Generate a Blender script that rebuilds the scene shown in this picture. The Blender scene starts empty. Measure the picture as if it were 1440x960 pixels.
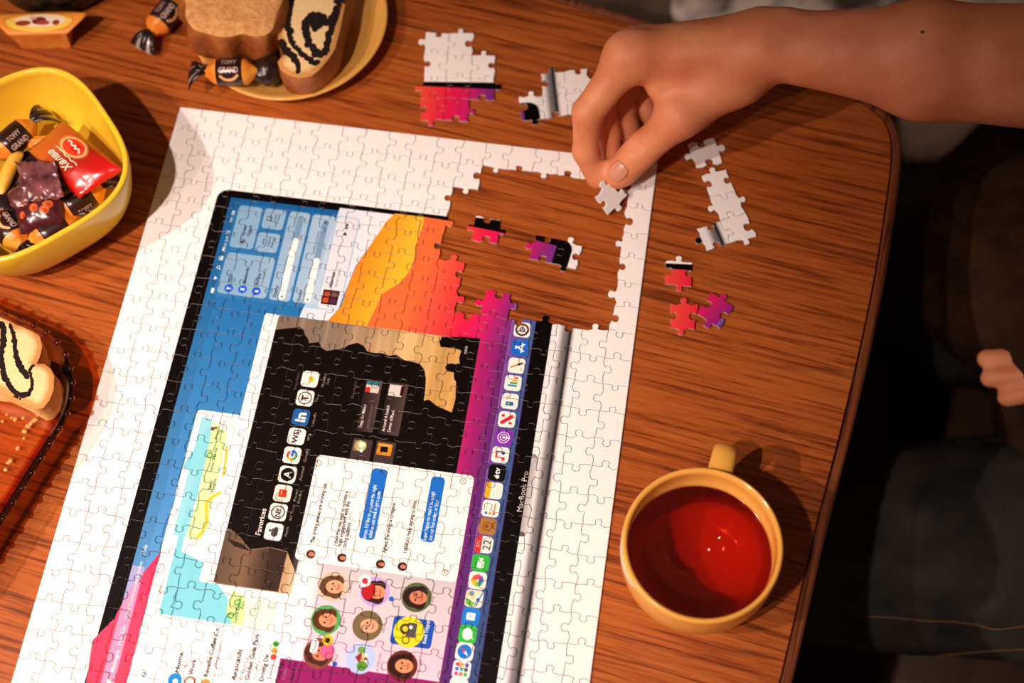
import bpy, bmesh, math, random
import numpy as np
from mathutils import Vector, Matrix

# ------------------------------------------------------------------ scene, camera, light
S = bpy.context.scene
COL = S.collection
T = 0.74                                   # height of the table top above the floor
CAM_H = 0.8962                             # camera height above the table top
F_PX = 2000.0                              # focal length for a 1440 px wide frame (50 mm)
RM = np.array([[0.98798267, -0.1520571, 0.02772857],
               [0.12745142, 0.90294976, 0.41041182],
               [-0.08744354, -0.40194572, 0.91147861]])

cam_d = bpy.data.cameras.new('camera')
cam = bpy.data.objects.new('camera', cam_d)
COL.objects.link(cam)
cam_d.sensor_width = 36.0
cam_d.lens = 50.0
cam_d.clip_start = 0.02
right = Vector((RM[0, 0], -RM[0, 1], -RM[0, 2]))
up = -Vector((RM[1, 0], -RM[1, 1], -RM[1, 2]))
back = -Vector((RM[2, 0], -RM[2, 1], -RM[2, 2]))
m = Matrix((right, up, back)).transposed().to_4x4()
m.translation = Vector((0, 0, T + CAM_H))
cam.matrix_world = m
cam_d.dof.use_dof = True
cam_d.dof.focus_distance = 0.945
cam_d.dof.aperture_fstop = 3.6
S.camera = cam

world = bpy.data.worlds.new('world')
S.world = world
world.use_nodes = True
wb = world.node_tree.nodes['Background']
wb.inputs[0].default_value = (1.0, 0.62, 0.42, 1)
wb.inputs[1].default_value = 0.05

# a shaded ceiling lamp with three bulbs, left of the camera: bright below, fading towards the person's side
for (bx, by, bz, pw) in ((-0.60, -0.47, 1.77, 90), (-1.38, -0.46, 1.77, 66), (-1.05, -1.05, 1.80, 28)):
    ld = bpy.data.lights.new('lamp_bulb', 'SPOT')
    ld.energy = pw
    ld.color = (1.0, 0.79, 0.69)
    ld.shadow_soft_size = 0.022
    ld.spot_size = math.radians(38.2)
    ld.spot_blend = 1.0
    lo = bpy.data.objects.new('lamp_bulb', ld)
    lo.location = (bx, by, T + bz)
    lo.rotation_euler = (Vector((-0.37, 0.13, T)) - lo.location).to_track_quat('-Z', 'Y').to_euler()
    COL.objects.link(lo)

S.view_settings.view_transform = 'Standard'
S.view_settings.look = 'None'
S.view_settings.exposure = 0.86
S.view_settings.gamma = 1.0
S.view_settings.use_curve_mapping = False

# ------------------------------------------------------------------ helpers
def P(x, y, z=0.0):
    """photo pixel -> point at height z above the table top (world space)"""
    d = np.array([(x - 720) / F_PX, (y - 480) / F_PX, 1.0]) @ RM
    t = (CAM_H - z) / d[2]
    return Vector((d[0] * t, -d[1] * t, T + z))

def link(o, parent=None):
    COL.objects.link(o)
    if parent is not None:
        o.parent = parent
    return o

def tag(o, label, cat, group=None):
    o['label'] = label
    o['category'] = cat
    if group:
        o['group'] = group
    return o

def empty(name, loc, label, cat, group=None, rotz=0.0):
    o = bpy.data.objects.new(name, None)
    o.empty_display_size = 0.01
    o.location = loc
    o.rotation_euler = (0, 0, rotz)
    link(o)
    return tag(o, label, cat, group)

def mesh_obj(name, verts, faces, mat, parent=None, smooth=True, uvs=None, mat_idx=None, mats=None):
    me = bpy.data.meshes.new(name)
    me.from_pydata([tuple(v) for v in verts], [], [tuple(f) for f in faces])
    if uvs is not None:
        ul = me.uv_layers.new(name='uv')
        li = np.zeros(len(me.loops), dtype=np.int32)
        me.loops.foreach_get('vertex_index', li)
        ul.data.foreach_set('uv', np.asarray(uvs, dtype=np.float32)[li].ravel())
    for mm in (mats or [mat]):
        me.materials.append(mm)
    if mat_idx is not None:
        me.polygons.foreach_set('material_index', np.asarray(mat_idx, dtype=np.int32))
    if smooth:
        me.polygons.foreach_set('use_smooth', np.ones(len(me.polygons), dtype=bool))
    me.update()
    o = bpy.data.objects.new(name, me)
    link(o, parent)
    return o

def fix_normals(o):
    bm = bmesh.new(); bm.from_mesh(o.data)
    bmesh.ops.recalc_face_normals(bm, faces=bm.faces)
    bm.to_mesh(o.data); bm.free()
    return o

def auto_smooth(o, ang=35):
    bm = bmesh.new(); bm.from_mesh(o.data)
    lim = math.radians(ang)
    for e in bm.edges:
        e.smooth = not (len(e.link_faces) == 2 and e.calc_face_angle(0) > lim)
    bm.to_mesh(o.data); bm.free()
    return o

def grid_faces(nu, nv, close_u=False, close_v=False):
    fs = []
    for i in range(nu if close_u else nu - 1):
        for j in range(nv if close_v else nv - 1):
            a = i * nv + j; b = ((i + 1) % nu) * nv + j
            c = ((i + 1) % nu) * nv + (j + 1) % nv; d = i * nv + (j + 1) % nv
            fs.append((a, b, c, d))
    return fs

def lathe(name, prof, mat, parent=None, n=64, shape=None, loc=(0, 0, 0)):
    """profile of (r, z); shape(angle) scales the radius"""
    vs = []
    for k in range(n):
        a = 2 * math.pi * k / n
        s = shape(a) if shape else 1.0
        for r, z in prof:
            vs.append((loc[0] + r * s * math.cos(a), loc[1] + r * s * math.sin(a), loc[2] + z))
    o = mesh_obj(name, vs, grid_faces(n, len(prof), close_u=True), mat, parent)
    return o

def tube(name, pts, radii, mat, parent=None, n=10, caps=True, squash=None, upv=(0, 0, 1), side=None):
    """swept round (or squashed) tube through pts"""
    pts = [Vector(p) for p in pts]
    if not hasattr(radii, '__len__'):
        radii = [radii] * len(pts)
    vs = []
    upv = Vector(upv)
    for i, p in enumerate(pts):
        d = (pts[min(i + 1, len(pts) - 1)] - pts[max(i - 1, 0)]).normalized()
        s = Vector(side) if side is not None else d.cross(upv)
        if s.length < 1e-4:
            s = d.cross(Vector((0.3, 1, 0.1)))
        s.normalize(); u = s.cross(d).normalized()
        ra = radii[i]
        sa, sb = (1, 1) if squash is None else squash
        for k in range(n):
            a = 2 * math.pi * k / n
            vs.append(p + s * (ra * sa * math.cos(a)) + u * (ra * sb * math.sin(a)))
    fs = grid_faces(len(pts), n, close_v=True)
    if caps:
        fs.append(tuple(range(n))); fs.append(tuple(reversed(range((len(pts) - 1) * n, len(pts) * n))))
    return fix_normals(mesh_obj(name, vs, fs, mat, parent))

def spline(pts, n, closed=False):
    """Catmull-Rom through pts"""
    pts = [np.array(p, float) for p in pts]
    out = []
    m_ = len(pts)
    segs = m_ if closed else m_ - 1
    for i in range(segs):
        p0 = pts[(i - 1) % m_] if closed or i > 0 else pts[0]
        p1 = pts[i]; p2 = pts[(i + 1) % m_]
        p3 = pts[(i + 2) % m_] if closed or i + 2 < m_ else pts[-1]
        for k in range(n):
            t = k / n
            out.append(0.5 * ((2 * p1) + (-p0 + p2) * t + (2 * p0 - 5 * p1 + 4 * p2 - p3) * t * t + (-p0 + 3 * p1 - 3 * p2 + p3) * t ** 3))
    if not closed:
        out.append(pts[-1])
    return out

def offset_loop(pts, d):
    """inward offset of a closed 2-D loop (counter-clockwise), by vertex normals"""
    p = np.asarray(pts, float)
    a = p - np.roll(p, 1, 0); b = np.roll(p, -1, 0) - p
    a /= np.linalg.norm(a, axis=1)[:, None] + 1e-12
    b /= np.linalg.norm(b, axis=1)[:, None] + 1e-12
    na = np.c_[-a[:, 1], a[:, 0]]; nb = np.c_[-b[:, 1], b[:, 0]]
    nn = na + nb
    l = np.linalg.norm(nn, axis=1)[:, None] + 1e-9
    nn /= l
    c = np.clip((nn * na).sum(1)[:, None], 0.5, 1)
    return p + nn * d / c

# ------------------------------------------------------------------ materials
def mat(name, color, rough=0.5, spec=0.5, **kw):
    mt = bpy.data.materials.new(name)
    mt.use_nodes = True
    b = mt.node_tree.nodes['Principled BSDF']
    b.inputs['Base Color'].default_value = (*color, 1)
    b.inputs['Roughness'].default_value = rough
    b.inputs['Specular IOR Level'].default_value = spec
    for k, v in kw.items():
        b.inputs[k.replace('_', ' ')].default_value = v
    return mt

def nd(mt, typ, **props):
    n = mt.node_tree.nodes.new(typ)
    for k, v in props.items():
        setattr(n, k, v)
    return n

def lk(mt, a, ao, b, bi):
    mt.node_tree.links.new(a.outputs[ao], b.inputs[bi])

def bsdf(mt):
    return mt.node_tree.nodes['Principled BSDF']

def noise_mat(name, c1, c2, scale=20, rough=0.6, spec=0.4, detail=6, bump=0.0, bscale=None, lo=0.35, hi=0.65, **kw):
    mt = mat(name, c1, rough, spec, **kw)
    tc = nd(mt, 'ShaderNodeTexCoord')
    nz = nd(mt, 'ShaderNodeTexNoise'); nz.inputs['Scale'].default_value = scale; nz.inputs['Detail'].default_value = detail
    cr = nd(mt, 'ShaderNodeValToRGB')
    cr.color_ramp.elements[0].position = lo; cr.color_ramp.elements[0].color = (*c1, 1)
    cr.color_ramp.elements[1].position = hi; cr.color_ramp.elements[1].color = (*c2, 1)
    lk(mt, tc, 'Object', nz, 'Vector'); lk(mt, nz, 'Fac', cr, 'Fac'); lk(mt, cr, 'Color', bsdf(mt), 'Base Color')
    if bump:
        nb = nd(mt, 'ShaderNodeTexNoise'); nb.inputs['Scale'].default_value = bscale or scale * 2; nb.inputs['Detail'].default_value = 6
        bp = nd(mt, 'ShaderNodeBump'); bp.inputs['Strength'].default_value = bump; bp.inputs['Distance'].default_value = 0.002
        lk(mt, tc, 'Object', nb, 'Vector'); lk(mt, nb, 'Fac', bp, 'Height'); lk(mt, bp, 'Normal', bsdf(mt), 'Normal')
    return mt

def print_mat(name, img, rough=0.4, spec=0.35, coat=0.0):
    mt = mat(name, (1, 1, 1), rough, spec)
    ti = nd(mt, 'ShaderNodeTexImage'); ti.image = img; ti.extension = 'EXTEND'
    uv = nd(mt, 'ShaderNodeUVMap'); uv.uv_map = 'uv'
    lk(mt, uv, 'UV', ti, 'Vector'); lk(mt, ti, 'Color', bsdf(mt), 'Base Color')
    bsdf(mt).inputs['Coat Weight'].default_value = coat
    bsdf(mt).inputs['Coat Roughness'].default_value = 0.15
    return mt

# ------------------------------------------------------------------ drawing of printed artwork (computed here, shape by shape)
class Canvas:
    def __init__(self, w, h, s, bg=(1, 1, 1)):
        self.w, self.h, self.s = w, h, s
        self.W, self.H = int(round(w * s)), int(round(h * s))
        self.a = np.ones((self.H, self.W, 3), np.float32) * np.array(bg, np.float32)

    def win(self, x0, y0, x1, y1):
        s = self.s
        a, b = max(0, int(x0 * s) - 2), min(self.W, int(x1 * s) + 3)
        c, d = max(0, int(y0 * s) - 2), min(self.H, int(y1 * s) + 3)
        if a >= b or c >= d:
            return None
        Y, X = np.mgrid[c:d, a:b].astype(np.float32)
        return a, b, c, d, (X + 0.5) / s, (Y + 0.5) / s

    def put(self, w, cov, color, alpha=1.0):
        a, b, c, d, X, Y = w
        col = color(X, Y) if callable(color) else np.array(color, np.float32)
        k = (cov * alpha)[..., None]
        self.a[c:d, a:b] = self.a[c:d, a:b] * (1 - k) + col * k

    def sdf(self, box, fn, color, alpha=1.0, soft=0.0):
        w = self.win(*box)
        if w is None:
            return
        dd = fn(w[4], w[5])
        if soft:
            cov = np.clip(0.5 - dd / soft, 0, 1)
        else:
            cov = np.clip(0.5 - dd * self.s, 0, 1)
        self.put(w, cov, color, alpha)

    def rrect(self, x0, y0, x1, y1, r, color, alpha=1.0, soft=0.0):
        x0, x1 = min(x0, x1), max(x0, x1); y0, y1 = min(y0, y1), max(y0, y1)
        cx, cy, hx, hy = (x0 + x1) / 2, (y0 + y1) / 2, (x1 - x0) / 2, (y1 - y0) / 2
        r = min(r, hx, hy)
        def fn(X, Y):
            qx = np.abs(X - cx) - hx + r; qy = np.abs(Y - cy) - hy + r
            return np.hypot(np.maximum(qx, 0), np.maximum(qy, 0)) + np.minimum(np.maximum(qx, qy), 0) - r
        self.sdf((x0 - soft, y0 - soft, x1 + soft, y1 + soft), fn, color, alpha, soft)

    def disc(self, cx, cy, r, color, alpha=1.0, ry=None, soft=0.0):
        ry = ry or r
        self.sdf((cx - r - soft, cy - ry - soft, cx + r + soft, cy + ry + soft), lambda X, Y: (np.hypot((X - cx) / r, (Y - cy) / ry) - 1) * min(r, ry), color, alpha, soft)

    def ring(self, cx, cy, r, wd, color, alpha=1.0, ry=None):
        ry = ry or r
        self.sdf((cx - r - wd, cy - ry - wd, cx + r + wd, cy + ry + wd), lambda X, Y: np.abs((np.hypot((X - cx) / r, (Y - cy) / ry) - 1) * min(r, ry)) - wd / 2, color, alpha)

    def poly(self, pts, color, alpha=1.0):
        p = np.array(pts, np.float32)
        w = self.win(p[:, 0].min(), p[:, 1].min(), p[:, 0].max(), p[:, 1].max())
        if w is None:
            return
        X, Y = w[4], w[5]
        ins = np.zeros(X.shape, bool); dm = np.full(X.shape, 1e9, np.float32)
        for i in range(len(p)):
            (x0, y0), (x1, y1) = p[i - 1], p[i]
            if y0 != y1:
                cond = ((y0 > Y) != (y1 > Y)) & (X < (x1 - x0) * (Y - y0) / (y1 - y0) + x0)
                ins ^= cond
            l2 = (x1 - x0) ** 2 + (y1 - y0) ** 2 + 1e-12
            t = np.clip(((X - x0) * (x1 - x0) + (Y - y0) * (y1 - y0)) / l2, 0, 1)
            dm = np.minimum(dm, np.hypot(X - x0 - t * (x1 - x0), Y - y0 - t * (y1 - y0)))
        dd = np.where(ins, -dm, dm)
        self.put(w, np.clip(0.5 - dd * self.s, 0, 1), color, alpha)

    def line(self, pts, wd, color, alpha=1.0):
        p = np.array(pts, np.float32)
        w = self.win(p[:, 0].min() - wd, p[:, 1].min() - wd, p[:, 0].max() + wd, p[:, 1].max() + wd)
        if w is None:
            return
        X, Y = w[4], w[5]
        wds = wd if hasattr(wd, '__len__') else [wd] * len(p)
        dm = np.full(X.shape, 1e9, np.float32)
        for i in range(1, len(p)):
            (x0, y0), (x1, y1) = p[i - 1], p[i]
            l2 = (x1 - x0) ** 2 + (y1 - y0) ** 2 + 1e-12
            t = np.clip(((X - x0) * (x1 - x0) + (Y - y0) * (y1 - y0)) / l2, 0, 1)
            dm = np.minimum(dm, np.hypot(X - x0 - t * (x1 - x0), Y - y0 - t * (y1 - y0)))
        self.put(w, np.clip(0.5 - (dm - wd / 2) * self.s, 0, 1), color, alpha)

    def text(self, s, x, y, size, color, alpha=1.0, rd=(0, -1), upd=(-1, 0), length=None, shear=0.0, center=False, bold=0.0):
        """lettering: baseline starts at (x, y), runs along rd, letters stand along upd"""
        tris = glyphs(s, bold)
        if tris is None:
            return
        tr = tris * size
        if length:
            tr = tr * np.array([length / max(1e-6, tr[..., 0].max()), 1.0])
        if center:
            tr = tr - np.array([(tr[..., 0].max() + tr[..., 0].min()) / 2, (tr[..., 1].max() + tr[..., 1].min()) / 2])
        tx = tr[..., 0] + shear * tr[..., 1]; ty = tr[..., 1]
        q = np.stack([x + tx * rd[0] + ty * upd[0], y + tx * rd[1] + ty * upd[1]], -1)
        ss = 2
        x0, y0 = q[..., 0].min(), q[..., 1].min(); x1, y1 = q[..., 0].max(), q[..., 1].max()
        w = self.win(x0, y0, x1, y1)
        if w is None:
            return
        a, b, c, d, X, Y = w
        buf = np.zeros(((d - c) * ss, (b - a) * ss), bool)
        qs = (q * self.s - np.array([a, c])) * ss - 0.5
        lo = np.floor(qs.min(1)).astype(int); hi = np.ceil(qs.max(1)).astype(int) + 1
        lo = np.maximum(lo, 0); hi[:, 0] = np.minimum(hi[:, 0], buf.shape[1]); hi[:, 1] = np.minimum(hi[:, 1], buf.shape[0])
        for k in range(len(qs)):
            ax, ay = lo[k]; bx_, by_ = hi[k]
            if ax >= bx_ or ay >= by_:
                continue
            yy, xx = np.mgrid[ay:by_, ax:bx_]
            (px0, py0), (px1, py1), (px2, py2) = qs[k]
            e0 = (px1 - px0) * (yy - py0) - (py1 - py0) * (xx - px0)
            e1 = (px2 - px1) * (yy - py1) - (py2 - py1) * (xx - px1)
            e2 = (px0 - px2) * (yy - py2) - (py0 - py2) * (xx - px2)
            buf[ay:by_, ax:bx_] |= ((e0 >= 0) & (e1 >= 0) & (e2 >= 0)) | ((e0 <= 0) & (e1 <= 0) & (e2 <= 0))
        cov = buf.reshape(d - c, ss, b - a, ss).mean((1, 3)).astype(np.float32)
        self.put(w, cov, color, alpha)

    def image(self, name):
        im = bpy.data.images.new(name, self.W, self.H)
        px = np.ones((self.H, self.W, 4), np.float32)
        px[..., :3] = np.clip(self.a[::-1], 0, 1)
        im.pixels.foreach_set(px.ravel())
        im.update(); im.pack()
        return im

_gl = {}
def glyphs(s, bold=0.0):
    key = (s, bold)
    if key not in _gl:
        cu = bpy.data.curves.new('lettering', 'FONT')
        cu.body = s; cu.resolution_u = 2; cu.offset = bold
        ob = bpy.data.objects.new('lettering', cu)
        me = ob.to_mesh()
        me.calc_loop_triangles()
        n = len(me.loop_triangles)
        if n:
            v = np.zeros(len(me.vertices) * 3, np.float32); me.vertices.foreach_get('co', v)
            t = np.zeros(n * 3, np.int32); me.loop_triangles.foreach_get('vertices', t)
            _gl[key] = v.reshape(-1, 3)[t.reshape(-1, 3)][..., :2].astype(np.float64)
        else:
            _gl[key] = None
        ob.to_mesh_clear()
        bpy.data.objects.remove(ob); bpy.data.curves.remove(cu)
    return _gl[key]

def rgb(*c):
    return tuple(x / 255 for x in c)

def lerp_col(stops):
    """piecewise-linear gradient: stops [(t, rgb255)] -> f(t array) -> rgb"""
    ts = [s[0] for s in stops]; cs = np.array([s[1] for s in stops], float) / 255
    def f(t):
        return np.stack([np.interp(t, ts, cs[:, k]) for k in range(3)], -1).astype(np.float32)
    return f

# ------------------------------------------------------------------ the setting: floor, table
M_floor = noise_mat('dark_carpet', (0.035, 0.018, 0.012), (0.06, 0.03, 0.02), scale=60, rough=0.9, spec=0.1)
fl = mesh_obj('floor', [(-3, -3, 0), (3, -3, 0), (3, 3, 0), (-3, 3, 0)], [(0, 1, 2, 3)], M_floor, smooth=False)
fl['kind'] = 'structure'

GRAIN = math.radians(7.4)
def wood_material(name, dark, mid, light, rough=0.40, stretch=24.0, rot=GRAIN):
    mt = mat(name, mid, rough, 0.36)
    tc = nd(mt, 'ShaderNodeTexCoord')
    mp = nd(mt, 'ShaderNodeMapping'); mp.inputs['Rotation'].default_value = (0, 0, rot)
    lk(mt, tc, 'Object', mp, 'Vector')
    def nz(sx, sy, detail, dist=0.0, rough_=0.6):
        m2 = nd(mt, 'ShaderNodeMapping'); m2.inputs['Scale'].default_value = (sx, sy, sy)
        n = nd(mt, 'ShaderNodeTexNoise'); n.inputs['Scale'].default_value = 1.0
        n.inputs['Detail'].default_value = detail; n.inputs['Distortion'].default_value = dist; n.inputs['Roughness'].default_value = rough_
        lk(mt, mp, 'Vector', m2, 'Vector'); lk(mt, m2, 'Vector', n, 'Vector')
        return n
    broad = nz(5.0, 85, 5, 0.8)            # broad figure
    fine = nz(30, 620, 6, 0.15, 0.75)        # pores
    streak = nz(12.0, 330, 5, 0.4)          # dark streaks
    tone = nz(2.5, 7, 2)
    r1 = nd(mt, 'ShaderNodeValToRGB')
    e = r1.color_ramp.elements
    e[0].position = 0.36; e[0].color = (*dark, 1); e[1].position = 0.68; e[1].color = (*light, 1)
    me_ = r1.color_ramp.elements.new(0.48); me_.color = (*mid, 1)
    mx0 = nd(mt, 'ShaderNodeMath', operation='MULTIPLY_ADD'); mx0.inputs[1].default_value = 0.30
    add = nd(mt, 'ShaderNodeMath', operation='MULTIPLY_ADD'); add.inputs[1].default_value = 0.52
    lk(mt, fine, 'Fac', add, 0)
    m3 = nd(mt, 'ShaderNodeMath', operation='MULTIPLY'); m3.inputs[1].default_value = 0.2
    lk(mt, tone, 'Fac', m3, 0); lk(mt, m3, 0, add, 2)
    lk(mt, broad, 'Fac', mx0, 0); lk(mt, add, 0, mx0, 2)
    lk(mt, mx0, 0, r1, 'Fac')
    r2 = nd(mt, 'ShaderNodeValToRGB')
    r2.color_ramp.elements[0].position = 0.35; r2.color_ramp.elements[0].color = (0.36, 0.27, 0.22, 1)
    r2.color_ramp.elements[1].position = 0.52; r2.color_ramp.elements[1].color = (1, 1, 1, 1)
    lk(mt, streak, 'Fac', r2, 'Fac')
    mul = nd(mt, 'ShaderNodeMix', data_type='RGBA', blend_type='MULTIPLY'); mul.inputs[0].default_value = 1.0
    mt.node_tree.links.new(r1.outputs['Color'], mul.inputs[6]); mt.node_tree.links.new(r2.outputs['Color'], mul.inputs[7])
    mt.node_tree.links.new(mul.outputs[2], bsdf(mt).inputs['Base Color'])
    bp = nd(mt, 'ShaderNodeBump'); bp.inputs['Strength'].default_value = 0.12; bp.inputs['Distance'].default_value = 0.0006
    lk(mt, fine, 'Fac', bp, 'Height'); lk(mt, bp, 'Normal', bsdf(mt), 'Normal')
    return mt

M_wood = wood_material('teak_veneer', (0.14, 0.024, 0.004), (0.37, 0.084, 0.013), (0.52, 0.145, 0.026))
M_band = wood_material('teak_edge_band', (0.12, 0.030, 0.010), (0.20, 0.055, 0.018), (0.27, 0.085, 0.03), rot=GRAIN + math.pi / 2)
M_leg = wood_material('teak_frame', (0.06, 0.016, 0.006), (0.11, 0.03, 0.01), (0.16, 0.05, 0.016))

edge_pts = [(.124, .640), (.156, .623), (.168, .608), (.173, .584), (.171, .539), (.164, .463), (.150, .365), (.136, .284),
            (.122, .19), (.098, .05), (.077, -.06), (.058, -.13), (.03, -.165), (-.02, -.18), (-.2, -.165), (-.5, -.13),
            (-.8, -.09), (-1.05, -.055), (-1.12, -.03), (-1.145, .02), (-1.12, .2), (-1.085, .45), (-1.05, .68), (-1.03, .74),
            (-.98, .775), (-.9, .785), (-.7, .775), (-.45, .752), (-.25, .722), (-.076, .689), (-.002, .672), (.06, .658)]
loop = np.array(spline([(p[0], p[1]) for p in edge_pts], 5, closed=True))
area = 0.5 * np.sum(loop[:, 0] * np.roll(loop[:, 1], -1) - np.roll(loop[:, 0], -1) * loop[:, 1])
if area < 0:
    loop = loop[::-1]
tab = empty('dining_table', (0, 0, 0), 'glossy reddish brown wooden table with a rounded corner, under the puzzle', 'table')

def ring_strip(name, rings, mt, parent, top=False, bottom=False):
    n = len(rings[0][0]); vs = []
    for lp, z in rings:
        vs += [(x, y, z) for x, y in lp]
    fs = []
    for r in range(len(rings) - 1):
        for k in range(n):
            fs.append((r * n + k, r * n + (k + 1) % n, (r + 1) * n + (k + 1) % n, (r + 1) * n + k))
    if top:
        fs.append(tuple(range(n)))
    if bottom:
        b = (len(rings) - 1) * n
        fs.append(tuple(reversed(range(b, b + n))))
    return auto_smooth(fix_normals(mesh_obj(name, vs, fs, mt, parent)), 30)

L = lambda d: offset_loop(loop, d)
ring_strip('table_top', [(L(.0085), T), (L(.0080), T - .0006), (L(.0080), T - .026)], M_wood, tab, top=True, bottom=True)
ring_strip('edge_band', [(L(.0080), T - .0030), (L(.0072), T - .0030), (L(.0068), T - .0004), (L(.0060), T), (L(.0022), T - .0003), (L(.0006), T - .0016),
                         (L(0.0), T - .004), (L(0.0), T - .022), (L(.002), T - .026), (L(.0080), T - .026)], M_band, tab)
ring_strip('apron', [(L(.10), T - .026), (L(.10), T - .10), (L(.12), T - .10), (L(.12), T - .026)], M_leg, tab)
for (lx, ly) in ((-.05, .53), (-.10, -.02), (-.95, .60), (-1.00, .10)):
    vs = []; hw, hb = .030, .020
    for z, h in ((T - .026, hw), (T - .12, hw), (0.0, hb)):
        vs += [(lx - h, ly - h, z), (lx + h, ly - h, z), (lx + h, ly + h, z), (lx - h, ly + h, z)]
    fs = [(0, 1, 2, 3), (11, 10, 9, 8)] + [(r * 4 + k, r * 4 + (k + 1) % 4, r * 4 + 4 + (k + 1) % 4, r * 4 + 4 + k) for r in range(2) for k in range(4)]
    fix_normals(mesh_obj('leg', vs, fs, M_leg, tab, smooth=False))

# ------------------------------------------------------------------ the puzzle's printed picture
CW, CH, NC, NR = 18.0, 19.86, 20, 25                    # cell size in mm, columns, rows
TLX, TLY = -0.36219, 0.55054
UV_W, UV_H = CW * NC, CH * NR

def Q(x, y):
    """photo pixel on the puzzle's face -> millimetres from the puzzle's corner"""
    p = P(x, y, 0.0019)
    return ((p.x - TLX) * 1000, (TLY - p.y) * 1000)

C = Canvas(UV_W, UV_H, 4.0, rgb(250, 246, 244))
WHITE = rgb(252, 250, 246); BLK = rgb(9, 3, 4)
U = lambda x, y: Q(x, y)[0]
V = lambda x, y: Q(x, y)[1]

# laptop base: silver bar with a dark hinge line, wider than the lid
base_v0 = 1.45 * CH
chin_r = (U(779, 460) + U(695, 958)) / 2
hinge = (U(807, 460) + U(728, 958)) / 2
hg = lerp_col([(0, (238, 236, 236)), (.35, (244, 242, 242)), (.5, (205, 203, 204)), (.62, (150, 148, 150)), (.82, (120, 118, 122)), (.93, (60, 56, 60)), (1.0, (40, 36, 40))])
C.rrect(chin_r - 2, base_v0, hinge, UV_H, 1.5, lambda X, Y: hg((X - chin_r) / (hinge - chin_r)))
C.rrect(hinge - .2, base_v0, hinge + 2.6, UV_H, 1.0, lerp_col([(0, (150, 146, 148)), (1, (250, 246, 244))]) and (lambda X, Y: lerp_col([(0, (120, 116, 118)), (.35, (205, 200, 200)), (1, (250, 246, 244))])((X - hinge) / 2.6)))
gv0, gv1 = V(755, 640), V(732, 752)                     # thumb groove
C.rrect(chin_r - 3, gv0, chin_r + 5.2, gv1, 5.0, lerp_col([(0, (196, 193, 194)), (1, (214, 211, 212))]) and (lambda X, Y: lerp_col([(0, (180, 177, 178)), (1, (222, 219, 220))])((X - chin_r) / 5)))
C.rrect(chin_r - 3, gv0 - .6, chin_r + 3.6, gv0 + 4, 4.0, rgb(150, 146, 148))
C.rrect(chin_r - 3, gv0 + 1.2, chin_r + 5.0, gv0 + 6, 4.0, rgb(196, 193, 194))
C.rrect(chin_r - 3, gv1 - 2.2, chin_r + 3.4, gv1 + .9, 3.0, rgb(110, 106, 108))

# lid
lx0, ly0 = (U(299, 295) + U(121, 958)) / 2, V(530, 292.4)
sx0, sy0 = (U(323, 282) + U(143, 958)) / 2, V(530, 302.6)
C.rrect(lx0, ly0, chin_r, UV_H + 40, 8.0, BLK)
dock_r = (U(757, 457) + U(668, 958)) / 2                # right edge of the screen
SX0, SX1, SY0 = sx0, dock_r, sy0
base = lerp_col([(0, (32, 112, 172)), (.3, (60, 138, 196)), (.7, (110, 170, 220)), (1, (150, 185, 230))])
C.rrect(SX0, SY0, SX1, UV_H, 1.0, lambda X, Y: base((Y - SY0) / (UV_H - SY0)))
def qs(*p):
    return [Q(*a) for a in p]
pale = lerp_col([(0, (150, 196, 226)), (.4, (214, 228, 240)), (1, (246, 242, 244))])
px0, px1 = U(400, 300), U(540, 315)
C.poly(qs((478, 292), (462, 340), (448, 390), (427, 432), (410, 470), (390, 540)) + qs((480, 560), (470, 450), (500, 374), (522, 343), (556, 302)), lambda X, Y: pale((X - px0) / (px1 - px0)))
org = lerp_col([(0, (236, 140, 52)), (.45, (240, 170, 50)), (1, (238, 200, 66))])
ol = qs((556, 300), (544.6, 310), (521.7, 343.5), (500.8, 373.8), (489, 403), (480, 430), (460, 452), (430, 520), (400, 640))
cl = qs((597, 305), (594.6, 318), (585, 343), (584, 359), (577, 380), (565, 396), (538, 413), (530, 430), (517, 456), (500, 520), (470, 640))
ow0, ow1 = U(500, 374), U(580, 384)
C.poly(ol + cl[::-1], lambda X, Y: org(((X - ow0) + (Y - 60) * .15) / (ow1 - ow0)))
cor = lerp_col([(0, (240, 128, 72)), (.16, (240, 104, 80)), (.32, (238, 76, 82)), (.46, (236, 42, 96)), (.6, (214, 44, 122)), (.72, (168, 52, 138)), (.86, (120, 70, 160)), (1, (84, 84, 158))])
cw0 = U(590, 330)
C.poly(cl + [(SX1, cl[-1][1]), (SX1, SY0)], lambda X, Y: cor((X - cw0) / (SX1 - cw0) - .06 + .0022 * (Y - 130)))
mag = lerp_col([(0, (206, 44, 120)), (.55, (164, 44, 128)), (1, (104, 56, 132))])
mg0, mg1 = U(672, 480), U(722, 480)
C.poly([(mg0 - 6, V(672, 476)), (SX1, V(672, 476)), (SX1, UV_H), (U(440, 950), UV_H), (U(440, 950), V(450, 948)), (mg0 - 6, V(560, 790))], lambda X, Y: mag((X - mg0) / (mg1 - mg0) + .0012 * (Y - 130)))
hot = lerp_col([(0, (226, 52, 104)), (.6, (240, 84, 122)), (1, (232, 80, 110))])
C.poly(qs((232, 770), (222, 780), (183, 828), (160, 870), (130, 900)) + [(SX0, UV_H), (U(450, 958), UV_H), (U(450, 958), V(262, 770))], lambda X, Y: hot((Y - 290) / 150))
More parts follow.
